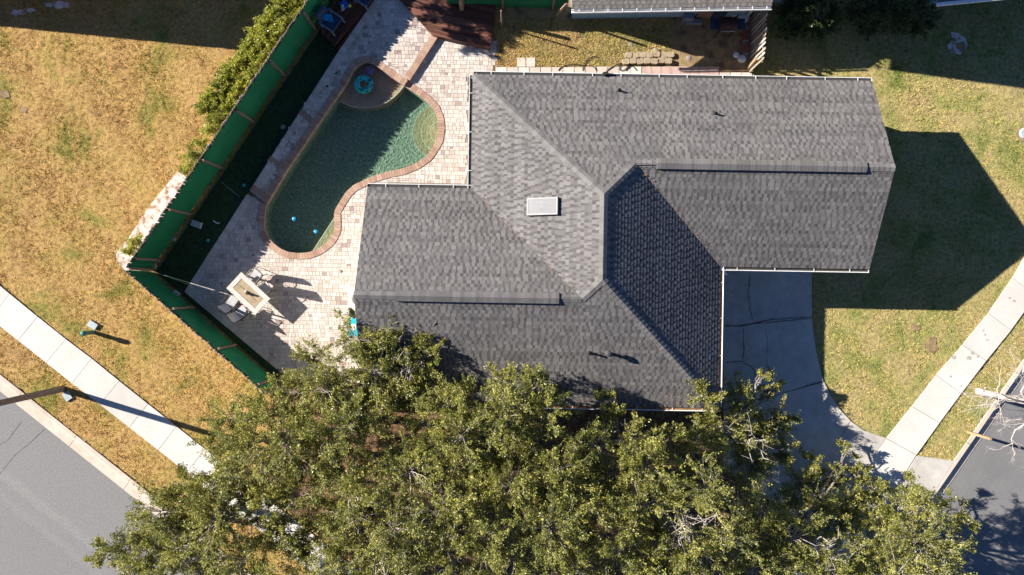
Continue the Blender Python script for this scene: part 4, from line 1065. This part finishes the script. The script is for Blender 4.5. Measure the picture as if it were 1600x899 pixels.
# lamp post, utility boxes
lp = empty('lamp_post', at(97, 608), 'tall brown lamp post rising beside the left sidewalk', 'lamp post'); p = at(97, 608)
B().tube([(p.x, p.y, -.1), (p.x, p.y, 4), (p.x, p.y, 8)], [.15, .12, .085], 10).build('pole', M['pole'], lp)
a = B(); a.tube([(p.x, p.y, 7.8), (p.x - .6, p.y - .8, 8.2), (p.x - 1.2, p.y - 1.5, 8.3)], .04, 6); ar = a.build('arm', M['pole'], lp)
B().box((p.x - 1.35, p.y - 1.7, 8.28), (.3, .6, .14), R(-38)).build('lamp_head', M['pole'], lp)
c = at(106, 619); B().box((c.x, c.y, .03), (.30, .38, .09), R(35)).build('handhole_cover', M['lid'], label='pale cover plate in the grass at the lamp post foot', cat='utility cover')
c = at(146, 508); B().box((c.x, c.y, .05), (.40, .28, .10), R(-32)).build('utility_box', M['lid'], label='pale blue-grey utility lid in the lawn above the green pedestal', cat='utility cover')
p = at(146, 519.5); pd_ = B().lathe((p.x, p.y, -.05), [(.09, 0), (.09, .62), (.115, .63), (.115, .80), (.06, .86), (.01, .87)], 14)
pd_.build('utility_pedestal', M['pedestal'], label='short round green utility pedestal standing in the dry lawn', cat='pedestal')
c = at(1600, 209); B().lathe((c.x, c.y, .0), [(.36, 0), (.36, .03)], 18).build('sand_ring', M['soil'], kind='structure')
B().lathe((c.x, c.y, .0), [(.24, 0), (.24, .09), (.2, .11)], 16).build('valve_cover', M['lid'], label='round pale valve cover in the right lawn at the edge', cat='utility cover')
b = B(); q = at(1512, 675); b.bar((q.x, q.y, -.1), (q.x + .03, q.y, 1.42), .10, .10); b.build('marker_post', M['new_wood'], label='short tan wooden post standing behind the right kerb', cat='post')

# things against the west gable
ac = empty('air_conditioner', at(562, 466), 'pale air conditioner unit with round fan at the west gable', 'air conditioner'); c = at(563, 465, .7)
B().box((c.x, c.y, .42), (.86, .86, .74), HA).build('casing', M['unit'], ac)
B().lathe((c.x, c.y, .785), [(.36, 0), (.36, .03), (.30, .05), (.08, .07)], 20).build('fan_grille', M['grey_vent'], ac)
c = at(556, 512, .5); tt = empty('storage_tub', (c.x, c.y, .05), 'teal plastic storage tub with white label by the west gable', 'tub')
b = B()
for z, s in ((.05, .8), (.45, 1.0)): pass
q = [(c.x + sx * .30, c.y + sy * .36) for sx, sy in ((-1, -.8), (-.8, -1), (.8, -1), (1, -.8), (1, .8), (.8, 1), (-.8, 1), (-1, .8))]
b.prism(q, .05, .50); b.build('tub_body', M['teal'], tt)
b = B(); b.prism([(c.x + (x - c.x) * 1.07, c.y + (y - c.y) * 1.07) for x, y in q], .50, .55); b.build('lid', M['teal'], tt)
B().box((c.x - .10, c.y + .02, .554), (.22, .26, .008)).build('label_sticker', M['white'], tt)

# ------------------------------------------------------------------ side yard
def slab_row(nm, label, pts, m_, zz=.07):
    for k, (x0, y0, x1, y1) in enumerate(pts):
        P = [tuple(at(x, y).xy) for x, y in ((x0, y0), (x1, y0), (x1, y1), (x0, y1))]
        B().prism(P, 0, zz + random.uniform(-.006, .006), random.uniform(.2, 1)).build('paving_slab', m_, bpy.data.objects[nm])
sy = empty('side_path', at(900, 112)); sy['kind'] = 'structure'
slab_row('side_path', '', [(775 + 17.5 * k, 106 - (k > 7) * 1 , 774 + 17.5 * (k + 1), 128) for k in range(13)] + [(808, 91, 821, 105), (822.5, 91, 836, 105)], M['paver'])
slab_row('side_path', '', [(1003 + 15 * k, 105, 1017.5 + 15 * k, 128) for k in range(8)], M['pink_slab'], .075)
slab_row('side_path', '', [(1124 + 17 * k, 114, 1140 + 17 * k, 128) for k in range(3)], M['paver'], .07)
gw = empty('block_edging', at(1010, 92), 'two rows of tan edging blocks in the sunny side yard', 'block edging')
for row, (y0, n_, x0) in enumerate(((97, 7, 972), (87, 7, 976))):
    for k in range(n_):
        c = at(x0 + 5 + 11 * k, y0 + random.uniform(-1, 1)); r0 = .155
        an = random.uniform(-.2, .2); P = [(c.x + x_ * math.cos(an) - y_ * math.sin(an), c.y + x_ * math.sin(an) + y_ * math.cos(an)) for x_, y_ in ((-.14, -.09), (-.10, -.125), (.11, -.12), (.15, -.07), (.145, .08), (.10, .12), (-.11, .115), (-.15, .08))]
        B().prism(P, 0, .2 - .05 * row + random.uniform(-.02, .02)).build('block', M['block'], gw)
for k, (px, py) in enumerate(((1023, 80), (1075, 91), (1105, 93), (985, 70), (994, 26), (1009, 27))):
    rock(px, py, (.10, .11, .10, .12, .15, .14)[k], 'stone', M['stone'], ('pale stone on top of the edging blocks', 'grey stone in shade right of the edging blocks', 'grey stone in shade, rightmost on side yard soil', 'flat tan stone in the sunny side yard grass', 'pale stepping stone by the blue wall, left', 'pale stepping stone by the blue wall, right')[k], 'stone', .2, .04 if k else .15)
hz = .09
def hose(nm, label, pts, r_=.016):
    P = resample([at(*p).xy for p in pts], .08); Q = []
    for i, p in enumerate(P):
        a = P[max(0, i - 2):i + 3]; m_ = sum(a, Vector((0, 0))) / len(a); Q.append((m_.x, m_.y, hz + random.uniform(0, .01)))
    B().tube(Q, r_, 6).build(nm, M['hose'], label=label, cat='hose')
hose('garden_hose', 'dark garden hose looping from the eave over pale pavers', [(871, 114), (874, 107), (882, 103), (900, 101), (912, 104), (928, 104), (931, 108), (931, 114)])
hose('garden_hose', 'dark garden hose arching onto the side yard grass', [(910, 114), (910, 105), (914, 97), (922, 90), (932, 89), (937, 92)])
hose('garden_hose', 'coiled dark garden hose beside the edging blocks', [(945, 113), (955, 106), (966, 101), (978, 98), (984, 101), (981, 106), (972, 112), (968, 114), (966, 106), (970, 99), (986, 99), (978, 110), (974, 114), (986, 102), (992, 107), (995, 114)])
b = B(); b.box(at(946, 116, 2.75) + Vector((0, .02, .02)), (.22, .12, .12), .3); b.build('tie_bundle', M['hose'], label='dark knotted bundle hanging on the north gutter', cat='bundle')
# pole whose shadow lies in the side yard
b = B(); q = at(784, 42); b.tube([(q.x, q.y, 0), (q.x, q.y, 1.75)], .035, 8); b.build('garden_stake', M['post_wood'], label='thin dark stake standing in the shaded side yard', cat='stake')
# things stored by the blue wall
c = at(1072, 26); B().box((c.x, c.y, .32), (.42, .62, .56), 0).build('storage_box', M['grey_plastic'], label='blue-grey upright box against the blue neighbour wall', cat='box')
c = at(1082, 36); B().box((c.x, c.y, .14), (.72, .2, .2), 0).build('storage_box', M['grey_plastic'], label='low grey box in front of the upright box', cat='box')
c = at(1097, 22); B().box((c.x, c.y, .40), (.62, .45, .70), 0).build('cabinet', M['post_wood'], label='dark brown cabinet against the blue neighbour wall', cat='cabinet')
c = at(1120, 22); B().box((c.x, c.y, .35), (.55, .4, .6), 0).build('crate', M['navy'], label='dark crate between the cabinet and the white bags', cat='crate')
gr = empty('barbecue_grill', at(1127, 50), 'dark barbecue grill with side shelves in the shaded side yard', 'grill'); c = at(1127, 50)
B().obox((c.x, c.y, .82), (.36, 0, 0), (0, .26, 0), (0, 0, .1)).build('firebox', M['black'], gr)
b = B()
for i in range(7):
    a0, a1 = math.pi * i / 7, math.pi * (i + 1) / 7
    b.face([(c.x - .36, c.y + .27 * math.cos(a0), .92 + .24 * math.sin(a0)), (c.x - .36, c.y + .27 * math.cos(a1), .92 + .24 * math.sin(a1)), (c.x + .36, c.y + .27 * math.cos(a1), .92 + .24 * math.sin(a1)), (c.x + .36, c.y + .27 * math.cos(a0), .92 + .24 * math.sin(a0))])
for s in (-1, 1): b.face([(c.x + s * .36, c.y + .27 * math.cos(math.pi * i / 7), .92 + .24 * math.sin(math.pi * i / 7)) for i in range(8)])
b.build('hood', M['red'], gr)
for s in (-1, 1):
    B().box((c.x + s * .56, c.y, .90), (.36, .46, .03)).build('side_shelf', M['navy'], gr)
    for q in (-1, 1): B().bar((c.x + s * .32, c.y + q * .22, .04), (c.x + s * .32, c.y + q * .22, .75), .04, .04).build('leg', M['black'], gr)
B().tube([(c.x - .3, c.y - .33, .95), (c.x + .3, c.y - .33, .95)], .016, 6).build('handle', M['lid'], gr)
B().tube([(c.x - .1, c.y + .3, 1.14), (c.x + .25, c.y + .3, 1.14)], .014, 6).build('rail', M['lid'], gr)
for k, (px, py, s) in enumerate(((1146, 21, .2), (1165, 19, .24), (1160, 30, .26), (1153, 37, .17), (1149, 87, .15), (1158, 94, .2))):
    o = rock(px, py, s, 'plastic_bag', M['bag'], ('crumpled white bag left of the bag heap by the wall', 'crumpled white bag at top right of the bag heap', 'largest crumpled white bag in the heap by wall', 'small white bag at the foot of the bag heap', 'small white bag near the open picket fence', 'white bag near the open picket fence, larger one')[k], 'bag', .9, .04, 'white plastic bags')
bp = empty('brick_pile', at(1164, 66), 'row of old red bricks along the open picket fence', 'bricks')
for k in range(9): c = at(1164 + random.uniform(-1, 1), 46 + 5 * k); B().box((c.x, c.y, .10), (.26, .115, .12), random.uniform(-.15, .15)).build('brick', M['red_brick'] if k % 4 else M['stone'], bp)

# ------------------------------------------------------------------ vegetation
def np_tubes(segs, n=4):
    """segs: list of (p0, p1, r0, r1) -> vertex and quad arrays"""
    P0 = np.array([s[0] for s in segs], float); P1 = np.array([s[1] for s in segs], float); r0 = np.array([s[2] for s in segs]); r1 = np.array([s[3] for s in segs])
    D = P1 - P0; L = np.linalg.norm(D, axis=1, keepdims=True); D = D / np.maximum(L, 1e-6)
    ref = np.tile(np.array([[0.31, 0.22, 0.92]]), (len(D), 1)); ref[np.abs((D * ref).sum(1)) > .93] = (1, 0, 0)
    X = np.cross(D, ref); X /= np.linalg.norm(X, axis=1, keepdims=True); Yv = np.cross(D, X)
    A = np.arange(n) * 2 * math.pi / n; ring = X[:, None, :] * np.cos(A)[None, :, None] + Yv[:, None, :] * np.sin(A)[None, :, None]
    V = np.concatenate([P0[:, None] + ring * r0[:, None, None], P1[:, None] + ring * r1[:, None, None]], 1).reshape(-1, 3)
    base = np.arange(len(segs))[:, None] * 2 * n; j = np.arange(n)[None]; k = (np.arange(n) + 1)[None] % n
    F = np.stack([base + j, base + k, base + n + k, base + n + j], -1).reshape(-1, 4)
    return V, F

def leaf_quads(P, Dr, size, aspect=.55, up=.55):
    """diamond leaves at P, long axis near Dr"""
    n = len(P); A = Dr + rng.normal(0, .55, (n, 3)); A /= np.linalg.norm(A, axis=1, keepdims=True) + 1e-9
    N = rng.normal(0, 1, (n, 3)); N[:, 2] = np.abs(N[:, 2]) + up; S = np.cross(A, N); S /= np.linalg.norm(S, axis=1, keepdims=True) + 1e-9
    L = size * rng.uniform(.6, 1.25, (n, 1)); A = A * L; S = S * L * aspect * .5
    V = np.stack([P, P + A * .45 + S, P + A, P + A * .45 - S], 1).reshape(-1, 3)
    return V, np.arange(n * 4).reshape(-1, 4)

def unit(v): return v / (np.linalg.norm(v, axis=-1, keepdims=True) + 1e-9)

def crown(lobes, sprigs=26, shoots=9, leaves=24, size=.075, lift=.35, flat=.8, spread=.05):
    """lobes: (centre, radius). Returns leaf arrays and twig segments"""
    LV = []; tw = []
    for c, r in lobes:
        c = np.array(c); ns = max(4, int(sprigs * (r / 1.1) ** 1.8))
        d = rng.normal(0, 1, (ns, 3)); d[:, 2] = d[:, 2] * .8 + lift; d = unit(d)
        rr = r * rng.uniform(.45, 1.38, (ns, 1)) * rng.uniform(.9, 1.1); e = c + d * rr * np.array([1, 1, flat])
        for q in range(ns):
            m_ = c + (e[q] - c) * .5 + rng.normal(0, .08 * r, 3); tw.append((c + (e[q] - c) * .08, m_, .017, .011)); tw.append((m_, e[q], .011, .004))
        t = rng.uniform(.3, 1.02, (ns, shoots, 1)); sp = c + (e[:, None] - c) * t + rng.normal(0, .05 * r, (ns, shoots, 3))
        sd = unit(d[:, None] * 1.1 + rng.normal(0, .6, (ns, shoots, 3)) + np.array([0, 0, .3])); sl_ = rng.uniform(.16, .42, (ns, shoots, 1)) * min(1.0, r)
        se = sp + sd * sl_
        for q in range(ns):
            for k in range(0, shoots, 2): tw.append((sp[q, k], se[q, k], .006, .003))
        tt = rng.uniform(0, 1.05, (ns, shoots, leaves, 1)); P = sp[:, :, None] + (se - sp)[:, :, None] * tt + rng.normal(0, spread, (ns, shoots, leaves, 3))
        Dr = np.broadcast_to(sd[:, :, None], P.shape); LV.append((P.reshape(-1, 3), Dr.reshape(-1, 3)))
    P = np.concatenate([x[0] for x in LV]); Dr = np.concatenate([x[1] for x in LV]); V, F = leaf_quads(P, Dr, size)
    return V, F, tw

def limb(a, b_, r0, r1, k=5, wob=.12):
    a, b_ = np.array(a, float), np.array(b_, float); L = np.linalg.norm(b_ - a); pts = []
    for i in range(k + 1):
        t = i / k; p = a + (b_ - a) * t; p[2] += math.sin(t * math.pi) * .10 * L
        if 0 < i < k: p += rng.normal(0, wob * L * .35, 3)
        pts.append(p)
    return [(pts[i], pts[i + 1], r0 + (r1 - r0) * i / k, r0 + (r1 - r0) * (i + 1) / k) for i in range(k)]

def tree(label, base, lobes_px, group='street oaks in front of the house', dead=(), dens=1.0, flat=.8):
    p = at(*base); root = empty('oak_tree', (p.x, p.y, 0), label, 'tree', group)
    lobes = []
    for x, y, r, z in lobes_px: q = at(x, y, z); lobes.append(((q.x, q.y, q.z), r * (CH - z) / FP))
    cen = np.mean([l[0] for l in lobes], axis=0); fork = np.array([p.x + (cen[0] - p.x) * .25, p.y + (cen[1] - p.y) * .25, min(1.9, cen[2] * .45)])
    segs = [((p.x, p.y, -.1), (p.x, p.y, .35), .24, .17)] + limb((p.x, p.y, .3), fork, .17, .14, 3, .06)
    mids = []
    for k, (c, r) in enumerate(lobes):
        c = np.array(c); c0 = c.copy(); c0[2] -= r * .25
        m_ = fork + (c0 - fork) * .45 + np.array([0, 0, .3]) + rng.normal(0, .15, 3)
        segs += limb(fork, m_, .085, .055, 3); segs += limb(m_, c0, .055, .028, 4)
        for _ in range(3):                               # bare secondary limbs that show between the leaves
            e = c + unit(rng.normal(0, 1, 3) + np.array([0, 0, .5])) * r * rng.uniform(.5, 1.0); segs += limb(m_ + (c0 - m_) * rng.uniform(.3, .9), e, .026, .008, 4, .2)
    V, F = np_tubes(segs, 6); add_np('trunk', V, F, M['bark'], root)
    V, F, tw = crown(lobes, sprigs=21 * dens, size=.07, shoots=12, leaves=25, spread=.034, flat=flat, lift=.45 if flat > .6 else .2); add_np('crown', V, F, M['oak'], root)
    for x, y, z in dead:
        q = np.array(at(x, y, z)); s0 = q + np.array([0, 0, -.8])
        for _ in range(9):
            e = q + rng.normal(0, .42, 3); e[2] = q[2] + abs(rng.normal(0, .4)); l_ = limb(s0, e, .03, .010, 4, .22); tw += l_
            for _ in range(4): k = l_[rng.integers(1, 4)][1]; tw.append((k, k + rng.normal(0, .22, 3), .010, .005))
    V, F = np_tubes(tw, 3); add_np('twigs', V, F, M['bark'] if not dead else M['pale_bark'], root)
    return root

TREES = [
 ('oak reaching over the west corner of the roof above the patio', (566, 648), [(560, 530, 36, 4.1), (600, 510, 30, 4.1), (632, 528, 34, 4.0), (672, 512, 30, 3.85), (688, 498, 14, 4.0), (655, 560, 36, 3.85), (585, 580, 55, 4.0), (515, 570, 42, 3.6), (640, 610, 52, 3.6), (505, 610, 50, 4.0), (685, 545, 18, 3.95), (480, 560, 24, 3.2), (540, 630, 50, 3.4), (610, 560, 30, 4.0), (600, 640, 50, 3.6)], [(640, 575, 4.2)]),
 ('oak at the left beside the end of the short fence', (450, 680), [(420, 640, 48, 4.2), (362, 655, 36, 3.3), (450, 690, 58, 5.0), (520, 675, 58, 5.0), (392, 715, 55, 4.6), (345, 690, 32, 3.2), (440, 610, 34, 3.6), (560, 650, 40, 4.8), (480, 650, 45, 3.8), (480, 730, 50, 4), (430, 750, 45, 3.8), (370, 690, 40, 3.4)], []),
 ('leftmost oak spreading over the kerb and the left street', (372, 790), [(255, 800, 48, 4.2), (292, 752, 36, 3.8), (205, 850, 42, 4.2), (280, 855, 55, 4.6), (340, 815, 55, 5.0), (165, 872, 26, 3.8), (385, 875, 55, 4.8), (330, 765, 42, 4.4), (220, 905, 50, 4.4), (320, 925, 60, 4.8), (240, 855, 48, 3.8), (300, 800, 48, 4), (330, 870, 50, 4), (365, 755, 36, 4), (405, 785, 40, 4.2), (425, 830, 42, 4.4), (450, 800, 34, 4.0), (480, 850, 36, 4.0), (380, 765, 30, 3.4), (345, 740, 22, 2.8)], []),
 ('oak over the hidden left sidewalk near the bottom edge', (600, 780), [(560, 770, 55, 5.2), (640, 735, 55, 5.0), (615, 825, 60, 5.4), (540, 850, 55, 5.0), (690, 795, 55, 5.4), (470, 775, 42, 4.6), (455, 840, 42, 4.4), (480, 910, 55, 4.8), (620, 905, 60, 5.2), (590, 720, 48, 4.4), (520, 720, 40, 4.4), (560, 810, 50, 4.2), (650, 850, 50, 4.4), (510, 800, 40, 4.2), (560, 900, 50, 4.4)], [(600, 870, 5.4)]),
 ('oak whose top stands against the south roof slope, left', (768, 672), [(735, 625, 42, 3.9), (775, 590, 30, 4.0), (832, 595, 36, 4.6), (790, 655, 55, 5.0), (858, 645, 40, 4.7), (722, 680, 52, 5.0), (850, 610, 26, 4.3), (700, 640, 36, 4.5), (680, 690, 45, 4.4), (760, 700, 50, 4.2), (830, 690, 45, 4.4), (665, 660, 36, 4.4)], []),
 ('oak in the middle of the bottom group', (830, 782), [(800, 755, 55, 5.4), (872, 735, 50, 5.2), (760, 835, 58, 5.4), (860, 825, 60, 5.6), (930, 785, 46, 5.0), (710, 870, 50, 5.2), (800, 905, 60, 5.4), (900, 890, 55, 5.4), (740, 770, 48, 4.4), (820, 800, 50, 4.4), (900, 840, 45, 4.4), (870, 780, 40, 4.6), (740, 730, 40, 4.6)], []),
 ('small oak in front of the south eave in the middle', (945, 676), [(938, 628, 22, 3.6), (985, 680, 42, 4.4), (930, 695, 42, 4.6), (1010, 725, 48, 4.8), (965, 655, 26, 3.8), (895, 690, 36, 4.6), (1040, 690, 28, 3.8), (960, 740, 44, 4.4), (910, 740, 38, 4.2)], []),
 ('oak with a dead pale branch near the bottom edge', (1035, 762), [(1000, 790, 52, 5.0), (1075, 880, 50, 5.2), (1105, 770, 50, 5.2), (965, 855, 55, 5.2), (1125, 840, 50, 5.0), (1020, 870, 45, 4.9), (1040, 920, 60, 5.0), (1050, 770, 36, 4), (1010, 830, 40, 4.2), (1060, 740, 30, 4), (1120, 900, 50, 4.8)], [(1070, 835, 5.1), (1078, 825, 5.3)]),
 ('oak next to the driveway below the dark roof slope', (1118, 668), [(1105, 615, 30, 3.3), (1160, 622, 32, 2.0), (1205, 605, 22, 1.5), (1130, 665, 46, 2.3), (1208, 660, 36, 1.5), (1228, 705, 24, 1.4), (1165, 725, 48, 1.8), (1085, 690, 36, 2.8), (1232, 648, 16, 1.5), (1185, 690, 36, 1.7), (1190, 588, 13, 2.0)], [(1180, 690, 2.4)]),
 ('oak at the foot of the driveway', (1262, 776), [(1250, 765, 44, 1.3), (1300, 735, 30, 1.0), (1325, 700, 17, .8), (1365, 765, 34, 1.1), (1300, 815, 52, 1.9), (1375, 835, 50, 2.2), (1230, 845, 55, 4), (1190, 800, 45, 4), (1290, 895, 60, 4.2), (1180, 890, 55, 4.4), (1340, 800, 38, 1.4), (1350, 880, 50, 3.6), (1345, 735, 18, 1.0), (1270, 720, 20, 1.2)], [(1285, 860, 4.2)]),
 ('rightmost oak reaching over the right street', (1372, 830), [(1440, 790, 38, 3.2), (1488, 800, 30, 3), (1430, 850, 48, 3.8), (1480, 850, 34, 3.4), (1400, 900, 55, 4), (1415, 755, 18, 2.2), (1510, 822, 18, 3), (1470, 905, 45, 3.8), (1400, 800, 36, 2.8)], [(1450, 890, 4.1)]),
]
for lb, bs, lobes, dead in TREES: tree(lb, bs, lobes, dead=dead, flat=.45 if 'driveway' in lb or 'west corner' in lb else .8, dens=1.3 if 'driveway' in lb else 1.0)

def bush(nm, label, lobes, m_, sprigs, size, cat='shrub', group=None, shoots=6, leaves=16):
    """lobes: (px, py, radius in px, z)"""
    L = []
    for x, y, r, z in lobes: q = at(x, y, z); L.append(((q.x, q.y, q.z), r * (CH - z) / FP))
    c = np.mean([l[0] for l in L], axis=0); root = empty(nm, (c[0], c[1], 0), label, cat, group)
    V, F, tw = crown(L, sprigs=sprigs, shoots=shoots, leaves=leaves, size=size, lift=.4, spread=.04)
    V[:, 2] = np.maximum(V[:, 2], .02); add_np('crown', V, F, m_, root)
    for c_, r in L[:]:
        tw.append(((c_[0], c_[1], 0), c_, .02, .015))
    V, F = np_tubes(tw, 3); add_np('stem', V, F, M['bark'], root); return root
hg = []
for k in range(15):
    t = k / 14; x, y = 497 - 150 * t, -24 + 205 * t
    for s in (-1, 1): hg.append((x - 13 + s * 10 + random.uniform(-3, 3), y - 3 + s * 8 + random.uniform(-3, 3), 19 - 6 * t, .75 - .25 * t))
bush('hedge', 'yellow-green clipped hedge along the outside of the long fence', hg, M['hedge'], 170, .085, 'hedge', None, 7, 16)
bush('hedge_plants', 'loose green plants between the hedge and the sand bed', [(325, 205, 14, .35), (318, 225, 13, .3), (306, 240, 16, .4), (297, 258, 11, .3), (288, 268, 8, .2), (335, 190, 12, .4)], M['hedge'], 90, .07)
bush('small_shrub', 'small green shrub in the sand bed at the fence corner', [(208, 382, 13, .3), (200, 392, 10, .25), (218, 374, 9, .25)], M['hedge'], 110, .07)
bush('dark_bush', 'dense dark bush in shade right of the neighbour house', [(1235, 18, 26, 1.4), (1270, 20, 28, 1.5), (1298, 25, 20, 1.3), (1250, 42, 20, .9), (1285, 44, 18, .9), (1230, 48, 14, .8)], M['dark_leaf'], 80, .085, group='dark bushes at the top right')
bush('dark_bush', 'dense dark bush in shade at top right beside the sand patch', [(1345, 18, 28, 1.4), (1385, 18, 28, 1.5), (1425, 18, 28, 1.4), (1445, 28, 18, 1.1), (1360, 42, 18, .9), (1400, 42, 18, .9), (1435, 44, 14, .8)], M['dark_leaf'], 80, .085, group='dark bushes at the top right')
bush('low_plant', 'small green plant by the patio at the west gable', [(549, 486, 5, .25), (551, 492, 5, .2)], M['dark_leaf'], 160, .06)
bush('garden_tree', 'tree beyond the top edge shading the wooden deck', [(400, -85, 16, 4), (380, -130, 22, 4), (432, -78, 17, 4), (424, -123, 28, 4), (460, -112, 22, 4), (395, -160, 28, 4.2)], M['oak'], 60, .12, 'tree', None, 6, 14)
q = at(722, 20); b = B(); b.tube([(q.x, q.y, 0), (q.x + .02, q.y + .1, 1.2), (q.x + .08, q.y + .22, 2.4)], [.11, .09, .08], 8); b.build('timber_post', M['new_wood'], label='thick round timber post standing through the large deck', cat='post')

# bare tree by the right kerb
p = at(1530, 612); root = empty('bare_tree', (p.x, p.y, 0), 'leafless pale-barked tree leaning over the right street', 'tree')
segs = [((p.x, p.y, -.1), (p.x, p.y, .4), .20, .14)] + limb((p.x, p.y, .4), (p.x + .15, p.y - .05, 2.6), .14, .10, 4, .04)
tips = []
def grow(a, d, L, r, lvl):
    d = unit(np.array(d)); e = np.array(a) + d * L; s = limb(a, e, r, r * .55, 3, .22); segs.extend(s)
    if lvl == 0: return
    for _ in range(4):
        k = s[rng.integers(0, 3)][1]; nd = d + rng.normal(0, .65, 3); nd[2] -= .12 * (4 - lvl); grow(k, nd, L * rng.uniform(.5, .75), r * .40, lvl - 1)
top = (p.x + .15, p.y - .05, 2.6)
for k in range(7): a = 6.283 * k / 7 + .4; grow(top, (math.cos(a), math.sin(a), rng.uniform(.1, .8)), rng.uniform(1.4, 2.1), .055, 3)
for k in range(4): a = 6.283 * k / 4; grow((p.x, p.y, 1.2), (math.cos(a), math.sin(a), .1), .9, .022, 1)
V, F = np_tubes(segs, 5); V[:, 2] = np.maximum(V[:, 2], -.12); add_np('trunk', V, F, M['pale_bark'], root)

# ------------------------------------------------------------------ grass blades on the lawns
def blades(nm, n, box_, ok, m_, lo=.03, hi=.075, zb=.0):
    X = rng.uniform(box_[0], box_[1], n); Y = rng.uniform(box_[2], box_[3], n); P = np.stack([X, Y], 1); k = ok(P); P = P[k]; n = len(P)
    kb = 8; P = np.repeat(P, kb, 0) + rng.normal(0, .045, (n * kb, 2)); n = len(P)
    a = rng.uniform(0, 6.283, n); L = rng.uniform(lo, hi, n); h = L * rng.uniform(.35, .95, n); w_ = rng.uniform(.006, .013, n)
    D = np.stack([np.cos(a), np.sin(a)], 1); S = np.stack([-D[:, 1], D[:, 0]], 1) * w_[:, None]
    B0 = np.concatenate([P - S, np.full((n, 1), zb - .005)], 1); B1 = np.concatenate([P + S, np.full((n, 1), zb - .005)], 1)
    T = np.concatenate([P + D * (L * .8)[:, None], h[:, None] + zb], 1)
    V = np.stack([B0, B1, T], 1).reshape(-1, 3); add_np(nm, V, np.arange(n * 3).reshape(-1, 3), m_, None, None, label='short dry patchy grass covering the lawns', cat='grass', kind='stuff')
swl = [at(*a).xy[:] for a, b_ in SW_L] + [at(*b_).xy[:] for a, b_ in SW_L][::-1]
swp = [at(*a).xy[:] for a, b_ in SW_R] + [at(*b_).xy[:] for a, b_ in SW_R][::-1]
EXC = [pool, swl, swp, turf, patio, raised, house_foot, sand] + [[tuple(at(*p).xy) for p in d_] for d_ in DRIVE] + [[tuple(at(*p).xy) for p in q_] for q_ in [MULCH, SIDE] + BARE[2:5]]
def ok_lawn(P):
    d1, d2 = lot_d(P[:, 0], P[:, 1]); k = (d1 > .06) & (d2 > .06)
    for e in EXC: k &= ~inpoly(P, e)
    return k
blades('grass', 120000, (-24, 24, -14, 14), ok_lawn, M['blades'])
side_p = [tuple(at(*p).xy) for p in [(775, 30), (1050, 30), (1050, 100), (960, 104), (775, 104)]]
def ok_side(P): return inpoly(P, side_p) & (rng.uniform(0, 1, len(P)) < .75)
blades('side_grass', 9000, (-1, 8, 9, 12), ok_side, M['blades'], zb=.045)
bpy.data.objects['side_grass']['label'] = 'sparse grass in the sunny side yard'
